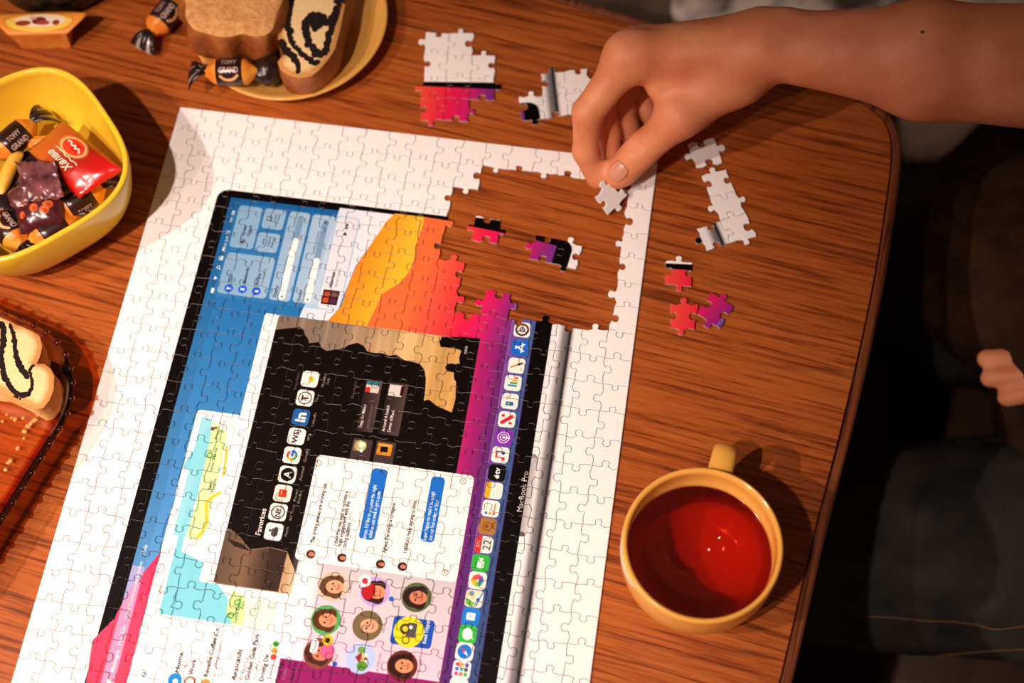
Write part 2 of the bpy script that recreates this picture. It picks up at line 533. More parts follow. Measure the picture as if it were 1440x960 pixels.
# menu bar
mb = U(340, 283) - U(323, 282)
C.rrect(SX0, SY0, SX0 + 8.2, UV_H, .5, lambda X, Y: base((Y - SY0) / (UV_H - SY0)) * .85 + .02, .55)
C.rrect(SX0, V(190, 795), SX0 + 8.4, UV_H, .3, rgb(236, 190, 226), .55)
mt_u = SX0 + 5.8
for s_, pxy, ln in (('9:41 AM', (321, 312), 9.5), ('Mon Jun 22', (308, 352), 17)):
    C.text(s_, mt_u, V(*pxy), 3.4, WHITE, .9, length=ln, bold=.01)
for k, pxy in enumerate(((305, 362), (302, 375), (297, 390), (293, 408))):
    u_, v_ = mt_u - 1.2, V(*pxy)
    if k == 0: C.rrect(u_ - 1.4, v_ - 1.8, u_ + 1.4, v_ + 1.8, .6, WHITE, .9); C.line([(u_ - .4, v_ - 1.4), (u_ - .4, v_ + 1.4)], .5, base(np.array(.05)))
    if k == 1: C.ring(u_ - .2, v_, 1.1, .5, WHITE, .9); C.line([(u_ + .6, v_ + .8), (u_ + 1.5, v_ + 1.7)], .5, WHITE)
    if k == 2: C.poly([(u_ - 1.2, v_ - 1.6), (u_ - 1.2, v_ + 1.6), (u_ + 1.2, v_)], WHITE, .9)
    if k == 3: C.rrect(u_ - 1.1, v_ - 2.2, u_ + 1.1, v_ + 1.8, .5, WHITE, .9)
mrow = (('Messages', (151, 944), 14), ('File', (160, 906), 5.5), ('Edit', (165, 890), 6), ('View', (171, 868), 7), ('Conversations', (183, 852), 18), ('Window', (193, 812), 11), ('Help', (201, 780), 7))
for s_, pxy, ln in mrow:
    C.text(s_, mt_u + .6, V(*pxy), 3.6, WHITE, .9, length=ln, bold=.012 if s_ == 'Messages' else 0)
C.disc(mt_u - 1, V(146, 956), 1.5, WHITE)

def prect(a, b, r, col, al=1.0):
    (x0, y0), (x1, y1) = Q(*a), Q(*b)
    C.rrect(x0, y0, x1, y1, r, col, al)
def at48(x, y, ox=230, oy=250, s=4.8):
    return (ox + x / s, oy + y / s)
# control panel
g0 = lerp_col([(0, (150, 186, 212)), (.5, (176, 202, 224)), (1, (205, 220, 236))])
ga, gb = U(330, 300), U(490, 310)
gcol = lambda X, Y: g0((X - ga) / (gb - ga))
prect(at48(500, 172), at48(1190, 905), 3.5, rgb(90, 160, 205), .30)
prect(at48(515, 185), at48(600, 485), 2.6, gcol, .88)
prect(at48(690, 205), at48(800, 355), 2.4, gcol, .88)
prect(at48(645, 365), at48(760, 510), 2.4, gcol, .88)
prect(at48(430, 500), at48(690, 818), 3.0, gcol, .88)
prect(at48(855, 225), at48(850, 838), 2.6, gcol, .88)
prect(at48(1010, 245), at48(1030, 858), 2.6, gcol, .88)
prect(at48(1180, 262), at48(1180, 895), 2.6, rgb(240, 236, 240), .75)
for (tp, bt, gt, wd) in (((890, 415), (800, 805), (940, 255), 4.6), ((1035, 550), (972, 825), (1090, 290), 4.4)):
    ua, va = Q(*at48(*tp)); ub, vb = Q(*at48(*bt)); ug, vg = Q(*at48(*gt))
    uc = (ua + ub) / 2
    C.rrect(uc - wd / 2, vg, uc + wd / 2, vb + 2, wd / 2, rgb(122, 156, 186), .75)
    C.rrect(uc - wd / 2, va - 1, uc + wd / 2, vb + 2, wd / 2, WHITE)
    C.disc(uc, vb - .4, .8, rgb(120, 120, 130))
for (cx_, cy_), nm, sub in (((440, 745), 'Wi-Fi', 'Home'), ((533, 752), 'Bluetooth', ''), ((626, 765), 'AirDrop', 'Contacts Only')):
    u_, v_ = Q(*at48(cx_, cy_))
    C.disc(u_, v_, 3.1, rgb(38, 106, 224))
    C.line([(u_ - 1.2, v_ - .9), (u_ + 1.1, v_ + .9)], .6, WHITE); C.line([(u_ - 1.2, v_ + .9), (u_ + 1.1, v_ - .9)], .6, WHITE); C.line([(u_ - 1.5, v_), (u_ + 1.5, v_)], .5, WHITE)
    C.text(nm, u_ + (.2 if sub else 1), v_ - 4.6, 3.3, rgb(20, 30, 46), length={'Wi-Fi': 7, 'Bluetooth': 12.5, 'AirDrop': 9.5}[nm], bold=.015)
    if sub: C.text(sub, u_ + 3.2, v_ - 4.6, 2.3, rgb(90, 105, 125), length=len(sub) * 1.05)
u_, v_ = Q(*at48(532, 428)); C.disc(u_, v_, 3.0, rgb(140, 166, 196)); C.disc(u_, v_, 1.6, rgb(24, 32, 46)); C.disc(u_ - .6, v_ - .7, 1.2, rgb(140, 166, 196))
C.text('Do Not', u_ + .3, v_ - 4.6, 3.0, rgb(20, 30, 46), length=8.5, bold=.012); C.text('Disturb', u_ + 4.2, v_ - 4.6, 3.0, rgb(20, 30, 46), length=9, bold=.012)
u_, v_ = Q(*at48(718, 275)); C.rrect(u_ - 2, v_ - 1.6, u_ + 1.6, v_ + 1.8, .5, rgb(30, 40, 54)); C.rrect(u_ - 1.5, v_ - 1.1, u_ + 1.1, v_ + 1.3, .3, rgb(170, 198, 218))
C.text('Screen', u_ + 4.4, v_ + 2.8, 2.2, rgb(20, 30, 46), length=6.5); C.text('Mirroring', u_ + 6.8, v_ + 3.6, 2.2, rgb(20, 30, 46), length=7.5)
u_, v_ = Q(*at48(680, 430))
for k in (-2, -.7, .7, 2): C.line([(u_ - 1.4 + abs(k) * .3, v_ + k), (u_ - .5 + abs(k) * .3, v_ + k * .7)], .5, rgb(30, 40, 54))
C.text('Keyboard', u_ + 4.2, v_ + 3.6, 2.2, rgb(20, 30, 46), length=7.5); C.text('Brightness', u_ + 6.8, v_ + 4.2, 2.2, rgb(20, 30, 46), length=8.5)
u_, v_ = Q(*at48(757, 808)); C.text('Display', u_, v_, 3.4, rgb(24, 40, 60), length=9.5, bold=.01)
u_, v_ = Q(*at48(920, 832)); C.text('Sound', u_, v_, 3.4, rgb(24, 40, 60), length=8.5, bold=.01)
u_, v_ = Q(*at48(1100, 303)); C.ring(u_, v_, 1.3, .5, rgb(80, 96, 110)); C.disc(u_ - .5, v_, .6, rgb(60, 76, 90))
u_, v_ = Q(*at48(1225, 378)); C.poly([(u_ - 1.6, v_ + 1.2), (u_ + 1.6, v_ + 1.2), (u_, v_ - 1.6)], rgb(20, 18, 22))
for k in (0, 2.4):
    u_, v_ = Q(*at48(1236, 335)); C.poly([(u_ - 1.3, v_ + 1.2 - k), (u_ + 1.3, v_ + 1.2 - k), (u_, v_ - 1 - k)], rgb(20, 18, 22))
(ax0, ay0), (ax1, ay1) = Q(*at48(1082, 752)), Q(*at48(1168, 862))
C.rrect(ax0, ay0, ax1, ay1, .6, rgb(70, 30, 34))
for (fa, fb, cc) in ((.1, .12, (196, 84, 44)), (.55, .1, (130, 90, 84)), (.08, .55, (208, 96, 52)), (.55, .55, (96, 52, 96))):
    w_, h_ = ax1 - ax0, ay1 - ay0
    C.rrect(ax0 + fa * w_, ay0 + fb * h_, ax0 + (fa + .36) * w_, ay0 + (fb + .34) * h_, .5, rgb(*cc))
u_, v_ = Q(*at48(1135, 740)); C.text('Hideaways', u_, v_, 3.2, rgb(20, 20, 26), length=12.5, bold=.02); C.text('Ghost Castles', u_ + 3.6, v_ - .4, 2.6, rgb(110, 110, 120), length=15)

# map window with its white list
mx0 = (U(279, 577) + U(177, 958)) / 2; my0 = V(279, 575.6)
MAPX1 = U(450, 958)
C.rrect(mx0, my0, MAPX1, UV_H, 3.0, rgb(252, 251, 247))
mxb = V(225, 863)
land = lambda X, Y: lerp_col([(0, (246, 244, 232)), (1, (252, 250, 244))])((X - mx0) / 60)
sea = rgb(140, 214, 228); green = rgb(206, 232, 170)
sx_l = (U(242, 784) + U(224, 863)) / 2
C.poly([(mx0 + .5, V(285, 655)), (sx_l + 1, V(290, 600)), (U(300, 612), V(300, 612)), (U(294, 640), V(294, 640)), (U(284, 668), V(284, 668)), (U(277, 700), V(277, 700)), (U(262, 740), V(262, 740)), (U(255, 775), V(255, 775)), (U(285, 790), V(285, 790)), (U(320, 840), V(320, 840)), (U(327, 878), mxb), (sx_l, mxb), (sx_l, V(250, 745)), (mx0 + .5, V(268, 690))], sea)
C.rrect(mx0, V(272, 660), sx_l, UV_H, .1, rgb(252, 250, 248))
C.poly(qs((281, 585), (299, 590), (292, 640), (283, 665), (273, 700), (270, 735), (262, 755)) + [(mx0 + 5, V(262, 755)), (mx0 + 4, my0 + 4)], rgb(150, 218, 230), .9)
C.poly(qs((300, 592), (320, 610), (312, 650), (300, 700), (292, 740), (270, 760), (262, 752), (278, 700), (288, 650)), green, .85)
C.poly(qs((327, 830), (345, 838), (348, 862), (340, 880), (327, 878), (318, 862), (320, 848)), green)
C.poly(qs((345, 840), (390, 846), (382, 884), (342, 880)), rgb(240, 246, 224), .8)
for ln_, wd in ((((319, 628), (317, 650), (314, 668)), 1.6), (((310, 692), (300, 698), (290, 706), (291, 733), (285, 748), (278, 756)), 2.2)):
    C.line([Q(*a) for a in ln_], wd, rgb(232, 206, 76))
for a, b in (((330, 600), (300, 760)), ((322, 590), (336, 612)), ((300, 660), (330, 664)), ((290, 720), (318, 726)), ((372, 840), (366, 882)), ((352, 846), (350, 884))):
    C.line([Q(*a), Q(*b)], .5, rgb(214, 208, 190))
for s_, pxy, sz, c_ in (('Presidio of', (305, 618), 2.6, (60, 110, 50)), ('San Francisco', (310, 620), 2.6, (60, 110, 50)), ('Marina', (302, 646), 3, (40, 90, 40)), ('Golden Gate', (298, 664), 2.6, (90, 90, 70)), ('Sutro', (296, 690), 3, (60, 60, 60)), ('Heights', (300, 692), 3, (60, 60, 60)), ('Pacific', (244, 855), 3.2, (60, 110, 150)), ('Lands End', (332, 876), 3.2, (50, 100, 40)), ('Lincoln', (336, 858), 2.8, (50, 100, 40)), ('Park', (342, 856), 2.8, (50, 100, 40)), ('Outer', (358, 862), 2.6, (130, 130, 120)), ('Richmond', (364, 864), 2.6, (130, 130, 120)), ('San Francisco', (222, 850), 3.0, (140, 130, 140)), ('Pin Map', (222, 812), 3.0, (150, 140, 150))):
    C.text(s_, *Q(*pxy), sz, rgb(*c_), length=len(s_) * sz * .45)
for pxy in ((325, 865), (334, 847), (295, 640)):
    C.ring(*Q(*pxy), 1.7, .9, rgb(96, 176, 56))
u_, v_ = Q(*at48(140, 205, 270, 560)); C.disc(u_, v_, 1.4, rgb(120, 90, 60)); C.disc(u_ + 2, v_ - 1, 1.0, rgb(150, 110, 80))
# list under the map
C.rrect(sx_l - 2, mxb, MAPX1, UV_H, .2, rgb(253, 251, 249))
C.rrect(mx0 + 8.5, V(222, 868), mx0 + 12, UV_H, .2, rgb(238, 243, 248))
C.text('Q', U(204, 953), V(208, 953), 4.2, rgb(70, 70, 80)); C.text('Search for a place', U(206, 945), V(212, 943), 3.2, rgb(190, 192, 205), length=24)
rows = (('Home', 'nearby', (251, 946), 13, (246, 957)), ('Work', '23 minutes', (271, 949), 10, (268, 958)), ('Reveille Coffee Co.', 'Coffee Shop', (292, 952), 32, None),
        ('Arsicault', 'Bakery', (331, 957), 20, None), ('Golden Gate Park', 'San Francisco', (350, 957), 30, None), ('Driving Dir.', 'Today', (370, 958), 18, None))
for a_, b_, pxy, ln, ic in rows:
    u_, v_ = Q(*pxy)
    C.text(a_, u_, v_, 4.0, rgb(28, 26, 30), length=ln, bold=.02); C.text(b_, u_ + 4.2, v_ - 1, 3.2, rgb(140, 140, 150), length=ln * .75)
C.disc(*Q(246, 956), 4.4, rgb(40, 150, 214)); C.disc(U(246, 956) + .4, V(246, 956) + .8, 1.8, rgb(220, 240, 250))
C.ring(*Q(267, 959), 3.2, 1.2, rgb(170, 120, 84)); C.disc(*Q(289, 961), 3.0, rgb(232, 160, 80))

# browser window
bx0, by0 = Q(388, 442); bx1 = (U(672, 479) + U(646, 655)) / 2; by1 = (V(391, 833) + V(285, 818)) / 2
bt = U(392, 444) - U(372, 441)
cx0 = (U(394, 443) + U(300, 815)) / 2                   # content starts right of the pale toolbar
C.rrect(cx0 - 9.8, by0, cx0 + 3, by1, 1.5, rgb(252, 248, 244))
dusk = lerp_col([(0, (138, 122, 108)), (.3, (150, 132, 116)), (.5, (190, 160, 126)), (.68, (226, 196, 140)), (.85, (206, 168, 106)), (1, (216, 170, 100))])
C.rrect(cx0, by0, bx1, by1, 2.2, lambda X, Y: dusk((X - cx0) / (bx1 - cx0) + .0012 * (Y - by0)))
for k in range(14):                                     # soft streaks of evening cloud
    uu = cx0 + (bx1 - cx0) * (.05 + .065 * k)
    C.rrect(uu, by0 + .4, uu + 2.0 + (k % 3), by0 + 60, 1.5, rgb(255, 236, 196) if k % 2 else rgb(120, 104, 90), .16, soft=2.0)
c48 = lambda x, y: at48(x, y, 380, 420)
sil = [(30, 210), (120, 200), (200, 192), (225, 205), (235, 245), (256, 272), (262, 300), (330, 292), (345, 330), (380, 352), (420, 346), (500, 332), (530, 312), (590, 297), (630, 318), (655, 355), (700, 366), (760, 368), (800, 385), (850, 378), (880, 398), (905, 415), (960, 425), (1010, 440), (1040, 480), (1050, 540), (1046, 620), (1036, 690), (1070, 680), (1120, 720), (1180, 748), (1226, 768), (1250, 680), (1255, 560), (1240, 540), (1240, 498), (1195, 488), (1180, 465), (1195, 440), (1280, 438), (1275, 400), (1290, 350), (1250, 335), (1150, 325), (1142, 290), (1160, 258), (1300, 258), (1420, 268)]
poly_sil = [Q(*c48(*a)) for a in sil]
C.poly(poly_sil + [(bx1, poly_sil[-1][1]), (bx1, by1 - 1), (cx0 + 60, by1)] + [Q(404, 775), Q(380, 769), Q(352, 772), Q(338, 757), Q(326, 745), Q(318, 742)] + [(cx0, V(316, 744)), (cx0, poly_sil[0][1])], rgb(17, 4, 5))
C.poly([Q(340, 757), Q(352, 773), Q(380, 770), Q(404, 776), Q(391, 832), Q(300, 818), Q(318, 745), Q(328, 746)], lambda X, Y: lerp_col([(0, (110, 92, 78)), (.5, (140, 112, 88)), (1, (70, 52, 44))])((X - cx0) / 34))
C.poly([Q(318, 757), Q(340, 764), Q(352, 775), Q(330, 768)], rgb(60, 44, 38))
for k in range(3):
    C.text('000', *Q(656, 498), 2.6, rgb(220, 214, 200), length=6)
hs = 5.9                                                # half an icon
def icon(pxy, col, h=hs, r=2.6):
    u_, v_ = Q(*pxy)
    C.rrect(u_ - h, v_ - h, u_ + h, v_ + h, r, col)
    return u_, v_
IW = rgb(248, 242, 234)
ct = dict(center=True)
u_, v_ = icon((436, 533), IW); C.disc(u_ + .6, v_ + .2, 2.2, rgb(226, 204, 40)); C.disc(u_ - 1, v_ + 1.6, 1.6, rgb(232, 226, 220))
u_, v_ = icon((429, 559.5), IW); C.ring(u_, v_, 4.3, .6, rgb(24, 20, 20)); C.text('T', u_, v_, 6.5, rgb(16, 12, 12), bold=.03, **ct)
u_, v_ = icon((423, 586.5), rgb(44, 110, 172)); C.text('in', u_, v_, 10, WHITE, bold=.04, **ct)
u_, v_ = icon((417, 613.5), IW); C.text('WSJ', u_, v_, 5.4, rgb(20, 16, 16), bold=.02, length=9.2, **ct)
u_, v_ = icon((410.6, 640), IW)
def arc(u_, v_, r, a0, a1, wd, col):
    C.line([(u_ - r * math.sin(math.radians(a)), v_ - r * math.cos(math.radians(a))) for a in np.linspace(a0, a1, 14)], wd, col)
arc(u_, v_, 3.0, 45, 135, 1.5, rgb(222, 66, 52)); arc(u_, v_, 3.0, 135, 215, 1.5, rgb(240, 184, 40)); arc(u_, v_, 3.0, 215, 310, 1.5, rgb(50, 160, 84)); arc(u_, v_, 3.0, 310, 360, 1.5, rgb(60, 124, 226)); C.line([(u_, v_), (u_, v_ - 3.2)], 1.4, rgb(60, 124, 226))
u_, v_ = icon((404.4, 667), IW); C.disc(u_, v_, 4.6, rgb(20, 16, 16)); C.text('A', u_, v_, 7, IW, bold=.02, **ct)
u_, v_ = icon((397.6, 693.5), rgb(244, 226, 216)); C.rrect(u_ - 2.6, v_ - 2.6, u_ + 2.6, v_ + 2.6, .4, rgb(214, 68, 36)); C.rrect(u_ - 1.2, v_ - 1.6, u_ - .4, v_ + .9, .2, rgb(244, 200, 180))
u_, v_ = icon((391, 720), IW); C.ring(u_, v_, 4.2, .7, rgb(30, 26, 26)); C.text('NY', u_, v_, 4.6, rgb(24, 20, 20), bold=.02, **ct)
u_, v_ = icon((385, 747.5), IW); C.disc(u_ + .6, v_ - 1.0, 2.3, rgb(90, 88, 88)); C.disc(u_ + .6, v_ + 1.0, 2.3, rgb(90, 88, 88)); C.disc(u_ - 1.0, v_ - 3.2, 1.1, IW); C.disc(u_ - 2.6, v_ - .6, .9, rgb(90, 88, 88))
for s_, pxy, ln in (('Weather', (455, 545), 11), ('Daily', (462, 541), 5), ('Time', (447, 564), 5), ('LinkedIn', (441, 600), 10), ('WSJ', (435, 620), 5), ('Google', (430, 650), 9), ('Airmail', (424, 676), 10), ('Pinned', (416, 705), 8), ('Insider', (421, 708), 9), ('NY Times', (410, 732), 11), ('Apple', (403, 755), 7)):
    C.text(s_, *Q(*pxy), 2.6, rgb(228, 216, 210), .9, length=ln)
C.text('Favorites', *Q(366, 753), 5.0, rgb(240, 232, 226), length=18.5, bold=.025)
C.text('Privacy Report', *Q(416, 549), 2.6, rgb(150, 130, 126), length=14); C.text('Reading List', *Q(497, 560), 2.6, rgb(150, 130, 126), length=13)
for (tl, br, tcol) in (((650, 540), (690, 905), 0), ((802, 560), (865, 930), 1)):
    (x0, y0), (x1, y1) = Q(*c48(*tl)), Q(*c48(*br))
    C.rrect(x0, y0, x1, y1, 1.2, lerp_col([(0, (60, 42, 42)), (1, (92, 76, 74))]) and (lambda X, Y, x0=x0, x1=x1: lerp_col([(0, (52, 36, 36)), (1, (96, 80, 78))])((X - x0) / (x1 - x0))))
    if tcol == 0:
        C.rrect(x0 + .8, y0 + 1.2, x1 - 1.6, y0 + 9.5, .6, rgb(216, 206, 196)); C.rrect(x0 + .8, y0 + 1.2, x1 - 1.6, y0 + 4, .6, rgb(60, 130, 150)); C.rrect(x0 + .8, y0 + 6, x0 + 4, y0 + 9.5, .5, rgb(206, 56, 44)); C.text('IN', x0 + 4, y0 + 8.8, 3, rgb(200, 50, 40), bold=.03)
        C.text('Design for Makers', x0 + 3.6, y1 - 2.4, 3.0, rgb(240, 234, 230), length=17, bold=.02); C.text('journal and notes', x0 + 8.2, y1 - 2.4, 2.4, rgb(150, 136, 132), length=18)
    else:
        C.rrect(x0 + 1.0, y0 + 1.6, x1 - 3.2, y0 + 10, .8, rgb(220, 214, 208)); C.rrect(x1 - 4.6, y0 + 2.0, x1 - 2.6, y0 + 9, .3, rgb(60, 10, 12))
        C.text('Around A Lavish', x0 + 3.8, y1 - 2.2, 3.0, rgb(244, 238, 232), length=19, bold=.025); C.text('Corner of Marin', x0 + 7.6, y1 - 2.2, 3.0, rgb(244, 238, 232), length=16, bold=.025)
for (tl, br, k) in (((1092, 265), (1178, 410), 0), ((1250, 282), (1335, 430), 1)):
    (x0, y0), (x1, y1) = Q(*at48(tl[0], tl[1], 270, 560)), Q(*at48(br[0], br[1], 270, 560))
    C.rrect(x0, y0, x1 + 2, y1 + 3, 1.2, rgb(82, 66, 66))
    if k == 0: C.disc((x0 + x1) / 2, y0 + 5, 4.0, rgb(190, 196, 150)); C.disc((x0 + x1) / 2 + .6, y0 + 4, 2.2, rgb(238, 236, 210)); C.rrect(x0 + 1, y0 + 1.5, x0 + 4, y0 + 9, .5, rgb(196, 160, 110), .6); C.disc((x0 + x1) / 2 + 1.2, y0 + 8.4, 1.2, rgb(245, 240, 230))
    else: C.rrect(x0 + 1, y0 + 1.6, x1 - .2, y0 + 10, .6, rgb(214, 150, 48)); C.rrect(x0 + 3.4, y0 + 3.8, x1 - 3, y0 + 7.6, .3, rgb(28, 12, 8)); C.rrect(x0 + 2.4, y0 + 2.8, x1 - 1.6, y0 + 3.6, .2, rgb(240, 196, 110))

# messages window
e48 = lambda x, y: at48(x, y, 420, 620)
wx0 = (U(440, 641) + U(420, 785)) / 2; wy0 = (V(440, 638) + V(660, 668)) / 2; wx1 = (U(667, 671) + U(642, 818)) / 2; wy1 = V(560, 807)
C.rrect(MAPX1 - 14, by1 - 1, wx1, UV_H, .2, rgb(252, 250, 248))
# contact panel beneath it: grey turning pink
pan = lerp_col([(0, (205, 202, 206)), (.45, (226, 208, 216)), (.8, (238, 206, 222)), (1, (240, 210, 226))])
pvx = U(410, 834); pvy1 = V(600, 956)
C.rrect(pvx, wy1 - 6, wx1, pvy1, .3, lambda X, Y: pan((Y - wy1) / (pvy1 - wy1)))
fade = lerp_col([(0, (252, 250, 248)), (1, (236, 232, 234))])
C.rrect(pvx - 1, wy1 - 6, pvx + 14, pvy1 + 4, .2, rgb(252, 250, 249), .8, soft=9.0)
C.rrect(pvx + 2, pvy1, SX1 - 18, UV_H, .2, rgb(158, 36, 116))
C.rrect(wx0, wy0, wx1, wy1, 3.2, rgb(254, 250, 243))
for (tl, br) in (((500, 180), (510, 672)), ((900, 235), (912, 688))):
    (x0, y0), (x1, y1) = Q(*e48(*tl)), Q(*e48(*br))
    C.rrect(x0, y0, x1, y1, 2.8, rgb(40, 124, 210))
TXT = rgb(30, 24, 24)
for s_, pxy, ln, c_ in (('The driving scenes are winning out', (103, 690), 41, TXT), ('I think they may need to motivate a', (258, 706), 37, TXT), ('huge engagement with the', (284, 714), 31, TXT), ('racing audience', (318, 720), 17, TXT),
                        ('Simon, I\'d like to propose the right', (452, 668), 38, WHITE), ('solution next week to get a quote', (492, 655), 32, WHITE), ('Agreed. The energy is contagious', (588, 756), 34, TXT), ('I think it\'s really starting to shine.', (730, 756), 36, TXT),
                        ('Super happy to read it to rough', (858, 676), 34, WHITE), ('out our final order, or later', (898, 672), 28, WHITE)):
    u_, v_ = Q(*e48(*pxy))
    C.text(s_, u_, v_, 3.7, c_, length=ln, bold=.015)
def face(u_, v_, r, bg, hair, skin, style=0):
    C.disc(u_, v_, r, rgb(*bg))
    if style != 2:
        C.disc(u_ - r * .12, v_, r * .78, rgb(*hair), ry=r * .72)
        C.disc(u_ + r * .25, v_ - r * .38, r * .42, rgb(*hair)); C.disc(u_ + r * .25, v_ + r * .38, r * .42, rgb(*hair))
    C.disc(u_ + r * .12, v_, r * .60, rgb(*skin), ry=r * .46)
    dk = tuple(int(x * .35) for x in skin)
    C.disc(u_ - r * .04, v_ - r * .18, r * .07, rgb(*dk)); C.disc(u_ - r * .04, v_ + r * .18, r * .07, rgb(*dk))
    C.line([(u_ + r * .34, v_ - r * .17), (u_ + r * .40, v_), (u_ + r * .34, v_ + r * .17)], r * .08, rgb(200, 90, 80))
    C.line([(u_ + r * .02, v_ - r * .02), (u_ + r * .2, v_ - r * .04)], r * .06, rgb(*[int(x * .75) for x in skin]))
    if style == 1:
        C.disc(u_ - r * .42, v_, r * .45, rgb(190, 40, 44), ry=r * .58)
for pxy, h_ in (((82, 763), (90, 50, 40)), ((292, 788), (30, 24, 26)), ((553, 830), (40, 30, 28)), ((700, 847), (24, 20, 22))):
    u_, v_ = Q(*e48(*pxy)); face(u_, v_, 3.1, (150, 130, 120), h_, (216, 150, 124))
for pxy in ((133, 150), (1110, 270), (988, 888)):
    u_, v_ = Q(*e48(*pxy)); C.ring(u_, v_, 2.0, .5, rgb(150, 142, 138)); C.line([(u_ - .8, v_ - .8), (u_ + .8, v_ + .8)], .5, rgb(150, 142, 138))
for s_, pxy in (('Delivered', (1020, 330)), ('Reply', (1085, 385)), ('Read 9:38', (675, 690)), ('Today', (190, 690)), ('Hannah', (530, 735))):
    C.text(s_, *Q(*e48(*pxy)), 2.3, rgb(200, 192, 186), length=8)
f53 = lambda x, y: (420 + x / 5.333, 780 + y / 5.333)
R_ = 9.6
A = [(258, 237), (572, 277), (884, 318), (204, 488), (516, 530), None, (150, 738), (465, 777), (777, 831)]
face(*Q(*f53(*A[0])), R_, (214, 196, 172), (112, 80, 52), (226, 172, 140))
u_, v_ = Q(*f53(*A[1])); face(u_, v_, R_, (196, 172, 226), (72, 34, 34), (222, 160, 126), 1)
C.disc(*Q(*f53(497, 195)), 4.0, rgb(250, 246, 244)); C.disc(*Q(*f53(497, 195)), 1.9, rgb(206, 60, 84))
face(*Q(*f53(*A[2])), R_, (104, 116, 76), (58, 34, 30), (206, 140, 112))
face(*Q(*f53(*A[3])), R_, (98, 178, 110), (104, 62, 34), (220, 160, 124))
face(*Q(*f53(*A[4])), R_, (132, 116, 84), (96, 76, 56), (222, 176, 144), 2)
(x0, y0), (x1, y1) = Q(*f53(720, 452)), Q(*f53(988, 708))
C.rrect(x0, y0, x1, y1, 2.4, rgb(32, 98, 190))
u_, v_ = Q(*f53(826, 577)); C.disc(u_, v_, R_ + .2, rgb(240, 222, 50)); C.rrect(u_ - 1.5, v_ - 6, u_ + 4.6, v_ + 3.4, 1.0, rgb(96, 96, 100)); C.disc(u_ - 2.6, v_ - 1.6, 3.4, rgb(90, 80, 60)); C.disc(u_ - 2.6, v_ - 1.6, 1.8, rgb(226, 208, 60)); C.ring(u_ - 1, v_ + 5.4, 2.2, .8, rgb(120, 100, 40)); C.disc(u_ + .8, v_ - 3, 1.2, rgb(240, 240, 236))
C.text('Road Trippers', U(*f53(958, 580)) + 1, y1 - 3, 3.8, WHITE, length=16, bold=.02)
u_, v_ = Q(*f53(*A[6])); face(u_, v_, R_, (150, 86, 70), (88, 48, 36), (208, 140, 110)); C.disc(u_ + 5.2, v_ - 2.2, 4.6, rgb(238, 112, 160)); C.disc(u_ + 4, v_ - 9, 3.4, rgb(226, 196, 50)); C.disc(u_ + 4, v_ - 9, 1.5, rgb(40, 34, 30)); C.rrect(u_ - 6, v_ - 8.6, u_ - 1.2, v_ + .6, 2.2, rgb(250, 246, 246)); C.text('Ooooh', u_ - 2.4, v_ - .6, 3, rgb(50, 40, 44), length=7)
u_, v_ = Q(*f53(*A[7])); C.disc(u_, v_, R_, rgb(186, 206, 240)); C.rrect(u_ - .4, v_ - 3.6, u_ + 4.2, v_ + 2.8, .4, rgb(242, 230, 206)); C.poly([(u_ - 3.6, v_ - .4), (u_ + .4, v_ - 4.6), (u_ + .4, v_ + 3.8)], rgb(160, 60, 48)); C.disc(u_ + 1.6, v_ + 4.4, 3.2, rgb(104, 160, 70)); C.disc(u_ - .6, v_ - 5.4, 2.2, rgb(120, 170, 80)); C.rrect(u_ + 2, v_ - 1.2, u_ + 4.2, v_ + .4, .2, rgb(150, 90, 60))
face(*Q(*f53(*A[8])), R_, (116, 50, 42), (60, 28, 22), (222, 158, 118))
for pxy, s_, ln in (((395, 262), 'Olivia', 8), ((1010, 350), 'Amy', 6), ((340, 515), 'Rigo', 6), ((648, 560), 'Will', 6), ((290, 780), 'Mei', 5), ((595, 885), 'The House', 15), ((918, 850), 'Orkun', 8)):
    C.text(s_, U(*f53(*pxy)), V(*f53(*pxy)) + 2.5, 2.9, rgb(120, 104, 112), length=ln)
for pxy in ((695, 330), (272, 818)):
    C.disc(*Q(*f53(*pxy)), 1.6, rgb(58, 110, 200))
for k, c_ in enumerate(((224, 84, 72), (226, 172, 60), (66, 172, 66))):
    C.disc(*Q(384.5 + 1.8 * k, 923.5 - 9.2 * k), 1.9, rgb(*c_))
C.ring(*Q(406, 927), 1.4, .5, rgb(110, 108, 112)); C.text('Search', *Q(411, 920), 3.2, rgb(180, 178, 184), length=9)
C.text('Anne & Co.', *Q(412, 957), 3.4, rgb(30, 28, 30), length=12, bold=.02)
C.text('One To', *Q(393, 957), 3.4, rgb(30, 28, 30), length=11, bold=.02); C.text('Today', *Q(400, 957), 2.8, rgb(150, 150, 156), length=8)

# dock
dk_l = (U(722, 452) + U(629, 958)) / 2
dcol = lerp_col([(0, (150, 96, 176)), (.45, (120, 100, 180)), (.75, (92, 116, 178)), (1, (84, 120, 172))])
C.rrect(dk_l + .8, 5.7 * CH, SX1 - .5, UV_H, 3, lambda X, Y: dcol((X - dk_l) / (SX1 - dk_l)) * np.clip(1.05 - .0006 * Y, .7, 1)[..., None])
C.line([(dk_l + .9, 5.8 * CH), (dk_l + .9, UV_H)], .35, rgb(196, 160, 210), .7)
dh = 5.7
dpos = [(734.4, 463.6), (731, 488.6), (726.4, 514), (721.4, 538.5), (717, 564), (712.8, 589.7), (708.7, 615), (703.6, 639.5), (699, 664.7), (694.6, 689.7), (690, 715), (685.5, 740), (680.8, 765.5), (675.8, 791.3), (671.5, 816), (666.7, 841.5), (662, 866.5), (657.8, 891.3), (653.4, 916), (649, 941), (644.6, 965.5)]
